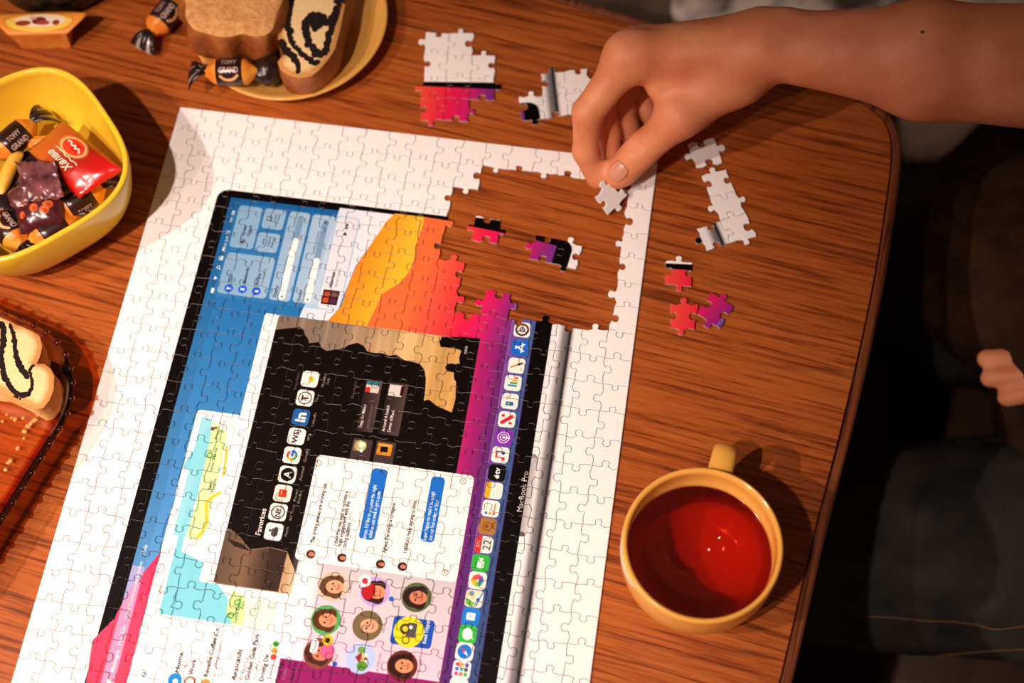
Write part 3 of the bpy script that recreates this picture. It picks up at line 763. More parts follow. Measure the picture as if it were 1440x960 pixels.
dcl = [IW, rgb(34, 122, 214), IW, IW, IW, IW, rgb(150, 60, 190), IW, rgb(22, 16, 18), IW, IW, rgb(178, 132, 76), IW, rgb(62, 190, 78), IW, rgb(226, 226, 206), rgb(46, 140, 220), rgb(70, 196, 84), IW, rgb(236, 232, 236), IW]
dc = [icon(p_, c_, dh, 2.6) for p_, c_ in zip(dpos, dcl)]
u_, v_ = dc[0]; C.ring(u_, v_, 4.1, 1.3, rgb(60, 58, 60)); C.ring(u_, v_, 1.6, .7, rgb(60, 58, 60)); [C.line([(u_, v_), (u_ + 4 * math.cos(a), v_ + 4 * math.sin(a))], .6, rgb(60, 58, 60)) for a in (0.5, 2.6, 4.7)]
u_, v_ = dc[1]; C.line([(u_ + 3, v_ + 2.6), (u_ - 3, v_ - .8)], 1.0, WHITE); C.line([(u_ + 3, v_ - 2.6), (u_ - 3, v_ + .8)], 1.0, WHITE); C.line([(u_ + 1.4, v_ - 3.4), (u_ + 1.4, v_ + 3.4)], 1.0, WHITE)
u_, v_ = dc[2]; C.line([(u_ - 3.6, v_ + 1.6), (u_ + 2.4, v_ - 1.6)], 1.1, rgb(206, 146, 60)); C.line([(u_ + 1.2, v_ - 1.0), (u_ + 3.2, v_ - 2.0)], 1.5, rgb(40, 34, 32)); C.line([(u_ + 3.2, v_ + 1), (u_ + 3.8, v_ + 3.4)], .6, rgb(206, 196, 120))
u_, v_ = dc[3]
for k, c_ in enumerate(((64, 150, 210), (66, 180, 90), (240, 170, 50), (222, 70, 60))): C.rrect(u_ - 3.4 + 1.5 * k * .9, v_ + 2.6 - 1.9 * k - 1.4, u_ + 3.0, v_ + 2.6 - 1.9 * k, .3, rgb(*c_))
u_, v_ = dc[4]; C.rrect(u_ - 2.6, v_ + .4, u_ + 2.6, v_ + 3.2, .6, rgb(44, 110, 180)); C.rrect(u_ - 1.6, v_ + 1, u_ + .4, v_ + 2.4, .3, rgb(130, 200, 130)); C.line([(u_ - 2.6, v_ - 2), (u_ + 2.6, v_ - 2)], .8, rgb(206, 190, 160)); C.disc(u_ - 2.4, v_ - 2, 1.2, rgb(196, 196, 200))
u_, v_ = dc[5]; C.line([(u_ - 3, v_ + 2.4), (u_ + 3, v_ - 2.4)], 2.4, rgb(222, 44, 60)); C.rrect(u_ - 3.8, v_ - 3.4, u_ - 1.8, v_ - 1.6, .3, rgb(222, 44, 60)); C.rrect(u_ + 1.6, v_ + 1.6, u_ + 3.6, v_ + 3.2, .3, rgb(222, 44, 60))
u_, v_ = dc[6]; C.ring(u_ - .3, v_, 3.8, .6, WHITE); C.ring(u_ - .3, v_, 2.2, .6, WHITE); C.disc(u_ - .3, v_, .9, WHITE); C.line([(u_ + .6, v_), (u_ + 3.6, v_)], 1.1, WHITE)
u_, v_ = dc[7]; C.line([(u_ - 2.6, v_ - 2.2), (u_ - 2.6, v_ + 1.8)], 1.2, rgb(234, 50, 76)); C.line([(u_ - 2.6, v_ + 1.8), (u_ + 2.2, v_ + 1.8)], .8, rgb(234, 50, 76)); C.line([(u_ - 2.6, v_ - 2.2), (u_ + 1.6, v_ - 2.2)], .8, rgb(70, 90, 150)); C.disc(u_ + 2.2, v_ + 2.6, 1.2, rgb(234, 60, 80)); C.disc(u_ + 1.8, v_ - 1.6, 1.2, rgb(60, 80, 140))
u_, v_ = dc[8]; C.text('tv', u_ + .2, v_ - 1.4, 5.4, WHITE, bold=.03, **ct); C.disc(u_ + .6, v_ + 2.6, 1.4, WHITE); C.disc(u_ - 1.2, v_ + 2.2, .5, WHITE)
u_, v_ = dc[9]; C.rrect(u_ - dh, v_ - dh, u_ - dh + 3.4, v_ + dh, 2.2, rgb(236, 186, 40)); C.rrect(u_ - dh + 2, v_ - dh, u_ - dh + 3.4, v_ + dh, .1, rgb(236, 186, 40)); [C.line([(u_ + k, v_ - 4), (u_ + k, v_ + 4)], .3, rgb(214, 206, 196)) for k in (0, 2, 4)]
u_, v_ = dc[10]; [C.disc(u_ + 2.6 - 2.6 * k, v_ + 3.2, .9, rgb(*c_)) for k, c_ in enumerate(((226, 80, 60), (236, 160, 50), (60, 110, 200)))]; C.line([(u_ + 2.6, v_ + 1.4), (u_ + 2.6, v_ - 3.4)], .8, rgb(216, 130, 90)); C.line([(u_ - 2.6, v_ + 1.4), (u_ - 2.6, v_ - 3.4)], .4, rgb(190, 184, 180))
u_, v_ = dc[11]; C.ring(u_, v_, 2.8, .6, rgb(134, 92, 44)); C.disc(u_ - .6, v_, 1.2, rgb(134, 92, 44))
u_, v_ = dc[12]; C.rrect(u_ - dh, v_ - dh, u_ - dh + 4.0, v_ + dh, 2.4, rgb(226, 66, 58)); C.rrect(u_ - dh + 2.5, v_ - dh, u_ - dh + 4.0, v_ + dh, .1, rgb(226, 66, 58)); C.text('JUN', u_ - 3.6, v_, 2.6, WHITE, **ct); C.text('22', u_ + 1.8, v_, 7.2, rgb(30, 26, 28), **ct)
u_, v_ = dc[13]; C.rrect(u_ - 2.2, v_ - 1.4, u_ + 2.2, v_ + 3.4, .9, WHITE); C.poly([(u_ - 1.8, v_ - 3.4), (u_ + 1.8, v_ - 3.4), (u_ + .4, v_ - 1.4), (u_ - .4, v_ - 1.4)], WHITE)
u_, v_ = dc[14]
for k, c_ in enumerate(((240, 150, 40), (232, 200, 50), (150, 196, 70), (80, 176, 120), (70, 140, 206), (130, 96, 180), (206, 80, 130), (230, 84, 60))):
    a = k * math.pi / 4; C.disc(u_ - 2.5 * math.cos(a), v_ + 2.5 * math.sin(a), 1.7, rgb(*c_), .85)
u_, v_ = dc[15]; C.poly([(u_ - dh + .6, v_ + dh - 2), (u_ - dh + .6, v_), (u_ + 1, v_ + 3), (u_ - 1, v_ + dh - .4)], rgb(120, 196, 96)); C.line([(u_ - 4.4, v_ - 3), (u_ + 4.6, v_ + 1)], 1.4, rgb(240, 206, 70)); C.rrect(u_ + .4, v_ - 1.6, u_ + 4.6, v_ + 2.4, .8, WHITE); C.disc(u_ + 2.6, v_ + .4, 1.2, rgb(40, 90, 200)); C.disc(u_ - 2, v_ - 3.2, 1.6, rgb(120, 160, 190)); C.line([(u_ + 2, v_ + 4), (u_ + 4.6, v_ - 4)], .9, rgb(100, 150, 210))
u_, v_ = dc[16]; C.rrect(u_ - 2.8, v_ - 2.4, u_ + 2.8, v_ + 2.4, .5, WHITE); C.line([(u_ - 2.4, v_ - 2), (u_ + .4, v_), (u_ - 2.4, v_ + 2)], .4, rgb(120, 170, 220))
u_, v_ = dc[17]; C.disc(u_ - .2, v_, 3.2, WHITE, ry=3.9); C.poly([(u_ + 1.6, v_ + 1.6), (u_ + 3.9, v_ + 3.2), (u_ + 2.4, v_ + .2)], WHITE)
u_, v_ = dc[18]; C.disc(u_, v_, 4.5, rgb(46, 134, 220)); C.poly([(u_ - 2.8, v_ - 2.8), (u_ + .7, v_ - .7), (u_ - .7, v_ + .7)], rgb(226, 66, 60)); C.poly([(u_ + 2.8, v_ + 2.8), (u_ + .7, v_ - .7), (u_ - .7, v_ + .7)], WHITE)
u_, v_ = dc[19]
for a in range(3):
    for b in range(3): C.rrect(u_ - 4 + 2.9 * a, v_ - 4 + 2.9 * b, u_ - 1.9 + 2.9 * a, v_ - 1.9 + 2.9 * b, .5, rgb(*((232, 80, 70), (76, 190, 90), (60, 120, 220), (240, 170, 50), (216, 70, 150), (90, 190, 210), (120, 110, 200), (240, 130, 60), (90, 90, 100))[(a * 3 + b * 2) % 9]))
for k in (15, 17, 18, 20):
    C.disc(SX1 - 1.6, dc[k][1], .5, rgb(30, 30, 50))
# chin with its lettering
C.rrect(SX1, SY0, chin_r - .3, UV_H, .1, BLK)
C.text('MacBook Pro', (U(729, 719) + U(738, 666)) / 2 + 2.3, V(727, 719.5), 5.2, rgb(250, 246, 244), length=28.5)
C.a = np.clip(C.a, 0, 1) ** 1.22                          # the print's ink is dense
puzzle_img = C.image('puzzle_print')
M_print = print_mat('printed_card', puzzle_img, rough=0.45, spec=0.14)
M_card = noise_mat('grey_card_core', (0.42, 0.38, 0.35), (0.55, 0.5, 0.46), scale=400, rough=0.9, spec=0.1)

# ------------------------------------------------------------------ puzzle pieces
rng = random.Random(11)
TH = 1.9                                                # piece thickness, mm
cor_ = [[(i * CW + (rng.uniform(-1.1, 1.1) if 0 < i < NC else 0), j * CH + (rng.uniform(-1.2, 1.2) if 0 < j < NR else 0)) for j in range(NR + 1)] for i in range(NC + 1)]
KNOB = [(.22, -.015), (.37, .012), (.405, .045), (.375, .115), (.372, .175), (.42, .232), (.5, .248), (.58, .232), (.628, .175), (.625, .115), (.595, .045), (.63, .012), (.78, -.015)]
def seam(A, B, sgn, flat):
    """points from A to B (both included); sgn +1 bulges to the left of A->B in (u, v-down) axes"""
    if flat:
        return [A, B]
    (ax, ay), (bx_, by_) = A, B
    dx, dy = bx_ - ax, by_ - ay
    n = (dy, -dx)
    sh = rng.uniform(-.07, .07); sc = rng.uniform(.92, 1.1); w1, w2 = rng.uniform(-.05, .05), rng.uniform(-.05, .05)
    out = [A]
    for k, (t, h) in enumerate(KNOB):
        hh = h * sc * sgn
        if k == 0: hh += w1
        if k == len(KNOB) - 1: hh += w2
        tt = .5 + (t - .5) * sc + sh
        out.append((ax + dx * tt + n[0] * hh, ay + dy * tt + n[1] * hh))
    return out + [B]
hs_, vs_ = {}, {}
for j in range(NR + 1):
    for i in range(NC):
        # left of A->B (running +u) is -v, upwards: lower cell odd -> its tab points up
        hs_[i, j] = seam(cor_[i][j], cor_[i + 1][j], 1 if (i + j) % 2 == 1 else -1, j in (0, NR))
for i in range(NC + 1):
    for j in range(NR):
        # left of A->B (running +v) is +u: even right-hand cell -> its tab points to -u
        vs_[i, j] = seam(cor_[i][j], cor_[i][j + 1], -1 if (i + j) % 2 == 0 else 1, i in (0, NC))

def outline(i, j):
    pts = hs_[i, j + 1][:-1] + list(reversed(vs_[i + 1, j]))[:-1] + list(reversed(hs_[i, j]))[:-1] + vs_[i, j][:-1]
    return np.array([(u, -v) for u, v in pts])           # counter-clockwise seen from above

def piece_geo(i, j, duv=(0, 0), vsc=1.0):
    """vertices in metres about the cell centre, faces, uvs, material slots"""
    o = outline(i, j)
    c = np.array([(i + .5) * CW, -(j + .5) * CH])
    lo = offset_loop(o, .14); hi = offset_loop(o, .58)
    n = len(o)
    vs = [(*(p - c) / 1000, 0.0) for p in lo] + [(*(p - c) / 1000, (TH - .48) / 1000) for p in lo] + [(*(p - c) / 1000, TH / 1000) for p in hi]
    uv = [((p[0] + duv[0] * CW) / UV_W, 1 + (c[1] + CH / 2 + (p[1] - c[1] - CH / 2) * vsc - duv[1] * CH) / UV_H) for p in list(lo) + list(lo) + list(hi)]
    fs, mi = [], []
    for k in range(n):
        k2 = (k + 1) % n
        fs.append((k, k2, n + k2, n + k)); mi.append(1)
        fs.append((n + k, n + k2, 2 * n + k2, 2 * n + k)); mi.append(0)
    fs.append(tuple(range(2 * n, 3 * n))); mi.append(0)
    return vs, fs, uv, mi

def piece_obj(i, j, parent, loc, duv=(0, 0), name='piece', scale=1.0, vsc=1.0):
    vs, fs, uv, mi = piece_geo(i, j, duv, vsc)
    if scale != 1.0:
        vs = [(x * scale, y * scale, z) for x, y, z in vs]
    o = mesh_obj(name, vs, fs, None, parent, smooth=False, uvs=uv, mat_idx=mi, mats=[M_print, M_card])
    o.location = loc
    return o

present = {(i, j) for i in range(NC) for j in range(NR)}
for j, a in ((1, 13), (2, 12), (3, 12), (4, 12), (5, 13), (6, 13)):
    for i in range(a, 19):
        present.discard((i, j))
present.add((14, 6))
ZT = T + 0.00015
pz = empty('jigsaw_puzzle', (TLX, TLY, ZT), 'large half-finished jigsaw puzzle showing a laptop screen, lying flat on the table', 'puzzle')
def in_view(i, j):
    w = Vector((TLX + (i + .5) * CW / 1000, TLY - (j + .5) * CH / 1000, T)) - cam.matrix_world.translation
    d = -w.dot(back)
    x = 720 + F_PX * w.dot(right) / d; y = 480 - F_PX * w.dot(up) / d
    return (-10 < x < 1450 and -10 < y < 965), d
ranked = sorted(present, key=lambda c: (not in_view(*c)[0], in_view(*c)[1]))
solo = set(ranked[:300])
for (i, j) in sorted(solo):
    piece_obj(i, j, pz, ((i + .5) * CW / 1000, -(j + .5) * CH / 1000, 0))
vv, ff, uu, mm_ = [], [], [], []
for (i, j) in sorted(present - solo):
    vs, fs, uv, mi = piece_geo(i, j)
    b = len(vv)
    vv += [(x + (i + .5) * CW / 1000, y - (j + .5) * CH / 1000, z) for x, y, z in vs]
    ff += [tuple(b + k for k in f) for f in fs]; uu += uv; mm_ += mi
o = mesh_obj('piece_field', vv, ff, None, pz, smooth=False, uvs=uu, mat_idx=mm_, mats=[M_print, M_card])
o['kind'] = 'stuff'

def cluster(name, cells, ref_a, px_a, ref_b, px_b, label, cat='puzzle pieces', group=None, duv=(0, 0), own={}):
    """joined loose pieces; ref_* are (column, row) positions lying at the given photo points"""
    a, b = P(*px_a, .001), P(*px_b, .001)
    ua = np.array([ref_a[0] * CW, -ref_a[1] * CH]) / 1000; ub = np.array([ref_b[0] * CW, -ref_b[1] * CH]) / 1000
    ang = math.atan2(b.y - a.y, b.x - a.x) - math.atan2(*(ub - ua)[::-1])
    mid = (a + b) / 2
    e = empty(name, (mid.x, mid.y, ZT), label, cat, group, rotz=ang)
    um = (ua + ub) / 2
    for (i, j) in cells:
        piece_obj(i, j, e, ((i + .5) * CW / 1000 - um[0], -(j + .5) * CH / 1000 - um[1], 0), own.get((i, j), duv))
    return e
cluster('puzzle_fragment', [(13, 1), (14, 1), (13, 2), (14, 2), (15, 2), (13, 3), (14, 3), (15, 3), (13, 4), (14, 4)], (13, 3.39), (586, 119), (16, 3.39), (703, 120.5),
        'ten joined puzzle pieces, white above a black line and pink below')
cluster('puzzle_fragment', [(17, 2), (18, 2), (16, 3), (17, 3), (18, 3)], (hinge / CW, 2.05), (779, 103), (hinge / CW, 4.15), (786.5, 169),
        'five joined white puzzle pieces crossed by a grey bar, loose beside the index finger')
cluster('puzzle_fragment', [(18, 3), (18, 4), (18, 5), (17, 5)], (18.5, 3.5), (1010, 257), (18.5, 5.5), (1038, 322),
        'L-shaped strip of four joined white puzzle pieces, one crossed by a grey bar', own={(17, 5): (-.16, 0)})
pr = cluster('puzzle_fragment', [], (15.5, 5.5), (761, 349), (16.5, 5.5), (803, 359), 'two joined puzzle pieces, one purple, one black and white, inside the puzzle gap')
for (i, j, dx) in ((15, 5, -.5), (16, 5, .5)):
    piece_obj(i, j, pr, (dx * CW / 1000, 0, 0), (chin_r / CW - 16.60, 3.32 - 5.02))
def single(cell, px, rot, duv, label, z=0.0, scale=1.0, vsc=1.0):
    a = P(*px, .001 + z)
    o = piece_obj(*cell, None, (a.x, a.y, ZT + z), duv, name='puzzle_piece', scale=scale, vsc=vsc)
    o.rotation_euler = (0, 0, math.radians(rot))
    return tag(o, label, 'puzzle piece')
bez = ly0 / CH
single((12, 4), (685, 323), -1, (13.75 - 12, bez - 4.05), 'single pink puzzle piece with a black band, in the gap of the puzzle', vsc=.55)
single((18, 3), (955, 384), 5, (13.1 - 18, bez - 3.16), 'single red puzzle piece with a black line and a white knob, loose on the wood')
single((13, 4), (961, 445), 2, (12.75 - 13, .2), 'single coral red puzzle piece with no black line, touching the magenta one')
single((14, 5), (1006, 436), -24, (14.35 - 14, .1), 'single magenta and purple puzzle piece, tilted, touching the coral one')
single((16, 2), (991, 215), 24, (18.2 - 16, 0), 'single plain white puzzle piece lying by the end of the L-shaped strip', scale=1.12)

# ------------------------------------------------------------------ tableware
M_yellow = mat('yellow_glaze', (0.93, 0.58, 0.035), 0.22, 0.4, Coat_Weight=0.12, Coat_Roughness=0.08)
M_tan = mat('ochre_glaze', (0.78, 0.40, 0.085), 0.2, 0.5, Coat_Weight=0.35, Coat_Roughness=0.06)
M_cup = mat('amber_glaze', (0.92, 0.45, 0.08), 0.18, 0.5, Coat_Weight=0.4, Coat_Roughness=0.05)

def clear_glass(name, tint, gloss=0.03, ior=1.55):
    """thin tinted glass: light passes straight through, the surface mirrors by its angle"""
    mt = mat(name, tint, gloss, 0.5)
    nt = mt.node_tree
    nt.nodes.remove(nt.nodes['Principled BSDF'])
    tr = nd(mt, 'ShaderNodeBsdfTransparent'); tr.inputs[0].default_value = (*tint, 1)
    gl = nd(mt, 'ShaderNodeBsdfGlossy'); gl.inputs[0].default_value = (1, 1, 1, 1); gl.inputs['Roughness'].default_value = gloss
    fr = nd(mt, 'ShaderNodeFresnel'); fr.inputs[0].default_value = ior
    mx = nd(mt, 'ShaderNodeMixShader')
    lk(mt, fr, 0, mx, 0); lk(mt, tr, 0, mx, 1); lk(mt, gl, 0, mx, 2)
    lk(mt, mx, 0, nt.nodes['Material Output'], 'Surface')
    return mt
M_tea = clear_glass('black_tea', (0.76, 0.33, 0.24), 0.01)

cup_c = Vector((0.0538, 0.2512, T))
cup = empty('teacup', cup_c, 'round ochre yellow teacup filled with dark red tea, right of the puzzle', 'cup')
prof = spline([(0.0, .0035), (.026, .0035), (.027, .0), (.0305, .0), (.033, .003), (.0415, .013), (.0468, .028), (.0488, .046), (.0484, .0635)], 5)
prof += spline([(.0482, .0645), (.0470, .0655), (.0454, .0645)], 3)
prof += spline([(.0450, .062), (.0452, .046), (.0432, .028), (.0375, .014), (.028, .0075), (0.0, .0065)], 5)
fix_normals(lathe('body', [tuple(p) for p in prof], M_cup, cup, n=96))
pts = spline([(.0455, 0, .020), (.060, 0, .021), (.0695, 0, .031), (.0705, 0, .043), (.064, 0, .0535), (.0465, 0, .0560)], 6)
ha = math.radians(82)
pts = [(p[0] * math.cos(ha), p[0] * math.sin(ha), p[2]) for p in pts]
hd = tube('handle', pts, .0052, M_cup, cup, n=16, squash=(1.5, .75), side=(-math.sin(ha), math.cos(ha), 0))
tea = lathe('tea', [(0.0, .0405), (.036, .0405), (.0438, .0406), (.0444, .0411), (.0441, .0395), (.0425, .029), (.0368, .0155), (0.0, .0085)], M_tea, None, n=72)
tea.location = cup_c
tag(tea, 'dark red brewed tea inside the ochre teacup', 'tea')

def squircle(n, rot):
    def f(a):
        c, s = abs(math.cos(a - rot)), abs(math.sin(a - rot))
        return (c ** n + s ** n) ** (-1.0 / n)
    return f
bowl_c = Vector((-0.4375, 0.4530, T))
prof = spline([(0.0, .004), (.036, .004), (.038, .0), (.0415, .0), (.0455, .003), (.0560, .016), (.0640, .035), (.0685, .054), (.0696, .0640)], 5)
prof += spline([(.0694, .0656), (.0680, .0664), (.0662, .0655)], 3)
prof += spline([(.0655, .0635), (.0644, .053), (.0598, .035), (.0520, .019), (.040, .0095), (.02, .0075), (0.0, .007)], 5)
bowl = fix_normals(lathe('candy_bowl', [tuple(p) for p in prof], M_yellow, None, n=120, shape=squircle(3.1, math.radians(43))))
bowl.location = bowl_c
tag(bowl, 'bright yellow glazed rounded-square bowl holding wrapped sweets', 'bowl')

plate_c = Vector((-0.2925, 0.6305, T))
prof = spline([(0.0, .003), (.040, .003), (.042, .0), (.046, .0), (.050, .002), (.064, .0085), (.0735, .0155)], 5)
prof += spline([(.0745, .0168), (.0740, .0180), (.0722, .0180)], 3)
prof += spline([(.0690, .0160), (.060, .0105), (.049, .0062), (.040, .0052), (0.0, .0050)], 5)
plate = fix_normals(lathe('saucer', [tuple(p) for p in prof], M_tan, None, n=96))
plate.location = plate_c
tag(plate, 'round ochre saucer with raised rim, under the cake slices', 'plate')

# amber pressed-glass dish at the left
M_glass = clear_glass('amber_glass', (0.97, 0.84, 0.70))
M_bead = clear_glass('amber_glass_beads', (0.80, 0.52, 0.36), 0.16, 1.3)
M_wall = clear_glass('amber_glass_wall', (0.80, 0.46, 0.28))
dish_c = Vector((-0.4636, 0.2469, T))
dish = empty('glass_dish', dish_c, 'amber pressed-glass oblong dish with a beaded rim, holding one poppy seed slice', 'dish', rotz=math.radians(-16.3))
dish.scale = (1, 1, .8)
def rrect_loop(hx, hy, r, n=14):
    out = []
    for cx_, cy_, a0 in ((hx - r, hy - r, 0), (-hx + r, hy - r, 90), (-hx + r, -hy + r, 180), (hx - r, -hy + r, 270)):
        for k in range(n):
            a = math.radians(a0 + 90 * k / (n - 1))
            out.append((cx_ + r * math.cos(a), cy_ + r * math.sin(a)))
    return np.array(out)
def dl(d):
    return rrect_loop(.085 - d, .115 - d, max(.058 - d, .01))
ring_strip('dish_wall', [(dl(.0235), .0005), (dl(.018), .0005), (dl(.010), .010), (dl(.004), .026), (dl(.0015), .0385), (dl(.0012), .040), (dl(.0035), .0405), (dl(.0050), .039),
                         (dl(.0075), .027), (dl(.0135), .012), (dl(.020), .0055), (dl(.0235), .0046)], M_wall, dish)
ring_strip('dish_bottom', [(dl(.0236), .0045), (dl(.0236), .0005)], M_glass, dish, top=True, bottom=True)
bead_loop = dl(.0015)
seg = np.linalg.norm(np.roll(bead_loop, -1, 0) - bead_loop, axis=1); cum = np.r_[0, np.cumsum(seg)]
bm = bmesh.new()
nb = 62
for k in range(nb):
    s_ = cum[-1] * k / nb
    idx = min(int(np.searchsorted(cum, s_, 'right') - 1), len(bead_loop) - 1)
    t_ = (s_ - cum[idx]) / max(seg[idx], 1e-9)
    p_ = bead_loop[idx] * (1 - t_) + bead_loop[(idx + 1) % len(bead_loop)] * t_
    bmesh.ops.create_uvsphere(bm, u_segments=10, v_segments=7, radius=.0022, matrix=Matrix.Translation((p_[0], p_[1], .0385)))
me = bpy.data.meshes.new('beaded_rim'); bm.to_mesh(me); bm.free(); me.materials.append(M_bead)
me.polygons.foreach_set('use_smooth', np.ones(len(me.polygons), dtype=bool))
link(bpy.data.objects.new('beaded_rim', me), dish)

# ------------------------------------------------------------------ cake
M_crust = noise_mat('baked_crust', (0.24, 0.050, 0.009), (0.44, 0.14, 0.028), scale=55, rough=0.45, spec=0.4, bump=0.5, bscale=160)
M_crustlight = noise_mat('pale_crust', (0.55, 0.24, 0.06), (0.72, 0.42, 0.15), scale=70, rough=0.6, spec=0.3, bump=0.5, bscale=160)

def slab(name, px, z0, z1, mat_top, mat_side, label, cat, uvbox=None, bulge=.004, puff=.0015, group=None, base=.004, lobes=0.0):
    """thick slice: outline given at its top face; sides swell outwards a little towards the middle"""
    top = [P(x, y, z1) for x, y in px]
    c = sum(top, Vector()) / len(top); c.z = T + z0
    lp = np.array([(p.x - c.x, p.y - c.y) for p in top])
    pxs = np.array(px, float)
    if 0.5 * np.sum(lp[:, 0] * np.roll(lp[:, 1], -1) - np.roll(lp[:, 0], -1) * lp[:, 1]) < 0:
        lp = lp[::-1]; pxs = pxs[::-1]
    h = z1 - z0; n = len(lp)
    rings = [(offset_loop(lp, base), 0), (offset_loop(lp, -bulge * .3), h * .12), (offset_loop(lp, -bulge), h * .5), (offset_loop(lp, -bulge * .5), h * .85), (offset_loop(lp, -.0004), h * .97), (offset_loop(lp, .0012), h)]
    if lobes:
        wob = np.array([1 + 1.0 * math.sin(k * 2 * math.pi * 5 / n) for k in range(n)])[:, None]
        rings[1:4] = [(lp + (l_ - lp) * wob * lobes, z_) for l_, z_ in rings[1:4]]
    ins = [.25, .5, .75]
    vs, uv = [], []
    for l_, z_ in rings:
        vs += [(x, y, z_) for x, y in l_]
        uv += [((p[0] - uvbox[0]) / (uvbox[2] - uvbox[0]), 1 - (p[1] - uvbox[1]) / (uvbox[3] - uvbox[1])) for p in pxs] if uvbox else [(0, 0)] * n
    lt = rings[-1][0]; cc = lt.mean(0); pc = pxs.mean(0)
    for f_ in ins:
        vs += [(*(cc + (p - cc) * (1 - f_)), h + puff * f_ + .0004 * math.sin(k * 2.3 + f_ * 9)) for k, p in enumerate(lt)]
        uv += [((q[0] - uvbox[0]) / (uvbox[2] - uvbox[0]), 1 - (q[1] - uvbox[1]) / (uvbox[3] - uvbox[1])) for q in (pc + (pxs - pc) * (1 - f_))] if uvbox else [(0, 0)] * n
    R_n = len(rings) + len(ins)
    fs, mi = [], []
    for r in range(R_n - 1):
        for k in range(n):
            fs.append((r * n + k, r * n + (k + 1) % n, (r + 1) * n + (k + 1) % n, (r + 1) * n + k)); mi.append(0 if r >= len(rings) - 2 else 1)
    fs.append(tuple(range((R_n - 1) * n, R_n * n))); mi.append(0)
    fs.append(tuple(reversed(range(n)))); mi.append(1)
    o = mesh_obj(name, vs, fs, None, None, uvs=uv, mat_idx=mi, mats=[mat_top, mat_side])
    o.location = c
    auto_smooth(o, 50)
    return tag(o, label, cat, group)

nrng = np.random.default_rng(4)
def dough_canvas(x0, y0, x1, y1, lines, specks=500, crumb=(238, 204, 148), edge=None):
    cv = Canvas(x1 - x0, y1 - y0, 5.0, rgb(*crumb))
    n1 = nrng.normal(0, 1, (cv.H // 6 + 2, cv.W // 6 + 2)).repeat(6, 0).repeat(6, 1)[:cv.H, :cv.W]
    n2 = nrng.normal(0, 1, (cv.H, cv.W))
    cv.a *= (1 + .025 * n1 + .035 * n2)[..., None]
    if edge:
        for wd_, al_ in ((16, .22), (9, .3), (5, .4)):
            cv.line([(a - x0, b - y0) for a, b in edge + edge[:1]], wd_, rgb(190, 118, 52), al_)
    for p, w in lines:
        sp = spline([(a - x0, b - y0) for a, b in p], 6)
        for k in range(len(sp)):
            q = sp[k]; f_ = k / max(1, len(sp) - 1)
            ww = 1.08 * (w[0] + (w[1] - w[0]) * f_)
            for _ in range(3):
                cv.disc(q[0] + nrng.normal(0, ww * .16), q[1] + nrng.normal(0, ww * .16), ww * nrng.uniform(.32, .55), rgb(26 + nrng.integers(0, 14), 22, 20))
    for _ in range(specks):
        cv.disc(nrng.uniform(0, cv.w), nrng.uniform(0, cv.h), nrng.uniform(.15, .42), rgb(120, 92, 70), .6)
    return cv

# poppy seed slice in the glass dish
lnB = [([(16, 455), (19, 464), (22, 476), (23, 492), (25, 506), (31, 517), (38, 531)], (3.6, 8.0)),
       ([(2, 455), (6, 470), (3, 488), (0, 502), (3, 520), (8, 536), (16, 549), (27, 557), (38, 556), (45, 548), (47, 536), (44, 523), (49, 514)], (8.5, 3.2)),
       ([(-14, 450), (-10, 480), (-14, 510), (-10, 535)], (6, 6))]
out_B = [(-30, 440), (-10, 440), (4, 443), (16, 449), (22, 457), (35, 457), (47, 464), (55, 474), (58, 486), (55, 500), (50, 511), (62, 512), (70, 518), (75, 528), (74, 548), (68, 562), (60, 572), (50, 574), (40, 568), (28, 561), (15, 555), (0, 548), (-30, 545)]
cvB = dough_canvas(-40, 430, 85, 585, lnB, 260, edge=out_B)
mB = print_mat('poppy_seed_crumb_a', cvB.image('poppy_slice_a'), rough=0.85, spec=0.15)
slab('poppy_seed_slice', out_B,
     .0038, .029, mB, M_crustlight, 'slice of poppy seed roll lying in the amber glass dish', 'cake', uvbox=(-40, 430, 85, 585), bulge=.0, base=.013)
# poppy seed slice on the saucer
lnA = [([(480, -6), (474, 18), (467, 40), (461, 68), (450, 77), (438, 67), (431, 50), (430, 34), (440, 23), (452, 24), (460, 34)], (8.5, 8.0)),
       ([(486, -4), (478, 22), (470, 45)], (3.0, 3.0)), ([(410, -4), (404, 20), (404, 42), (410, 62), (427, 80), (442, 90), (449, 88)], (9, 5)),
       ([(392, 60), (400, 72), (410, 80), (418, 92), (419, 102)], (9.5, 6)), ([(440, 30), (446, 40), (452, 32), (456, 24)], (9, 7))]
out_A = [(492, -18), (485, 2), (478, 38), (470, 68), (461, 82), (447, 98), (436, 106), (418, 108), (405, 104), (395, 97), (391, 86), (399, 76), (393, 62), (391, 45), (394, 28), (403, 8), (410, -18)]
cvA = dough_canvas(380, -25, 500, 115, lnA, 320, edge=out_A)
mA = print_mat('poppy_seed_crumb_b', cvA.image('poppy_slice_b'), rough=0.85, spec=0.15)
slab('poppy_seed_slice', out_A,
     .0105, .040, mA, M_crust, 'slice of poppy seed roll lying on the ochre saucer beside the sponge cake', 'cake', uvbox=(380, -25, 500, 115), bulge=.0015)
M_sponge = noise_mat('sponge_crumb', (0.64, 0.29, 0.09), (0.80, 0.44, 0.17), scale=160, rough=0.9, spec=0.1, bump=0.6, bscale=420)
slab('sponge_cake_slice', [tuple(q) for q in spline([(266, -20), (262, 5), (261, 20), (266, 32), (276, 41), (290, 45), (304, 49), (322, 50), (340, 46), (358, 49), (374, 47), (384, 36), (389, 16), (391, -20)], 4, closed=True)],
     .0125, .050, M_sponge, M_crust, 'thick slice of golden sponge cake with brown crust on the ochre saucer', 'cake', bulge=.0045, lobes=1.0)
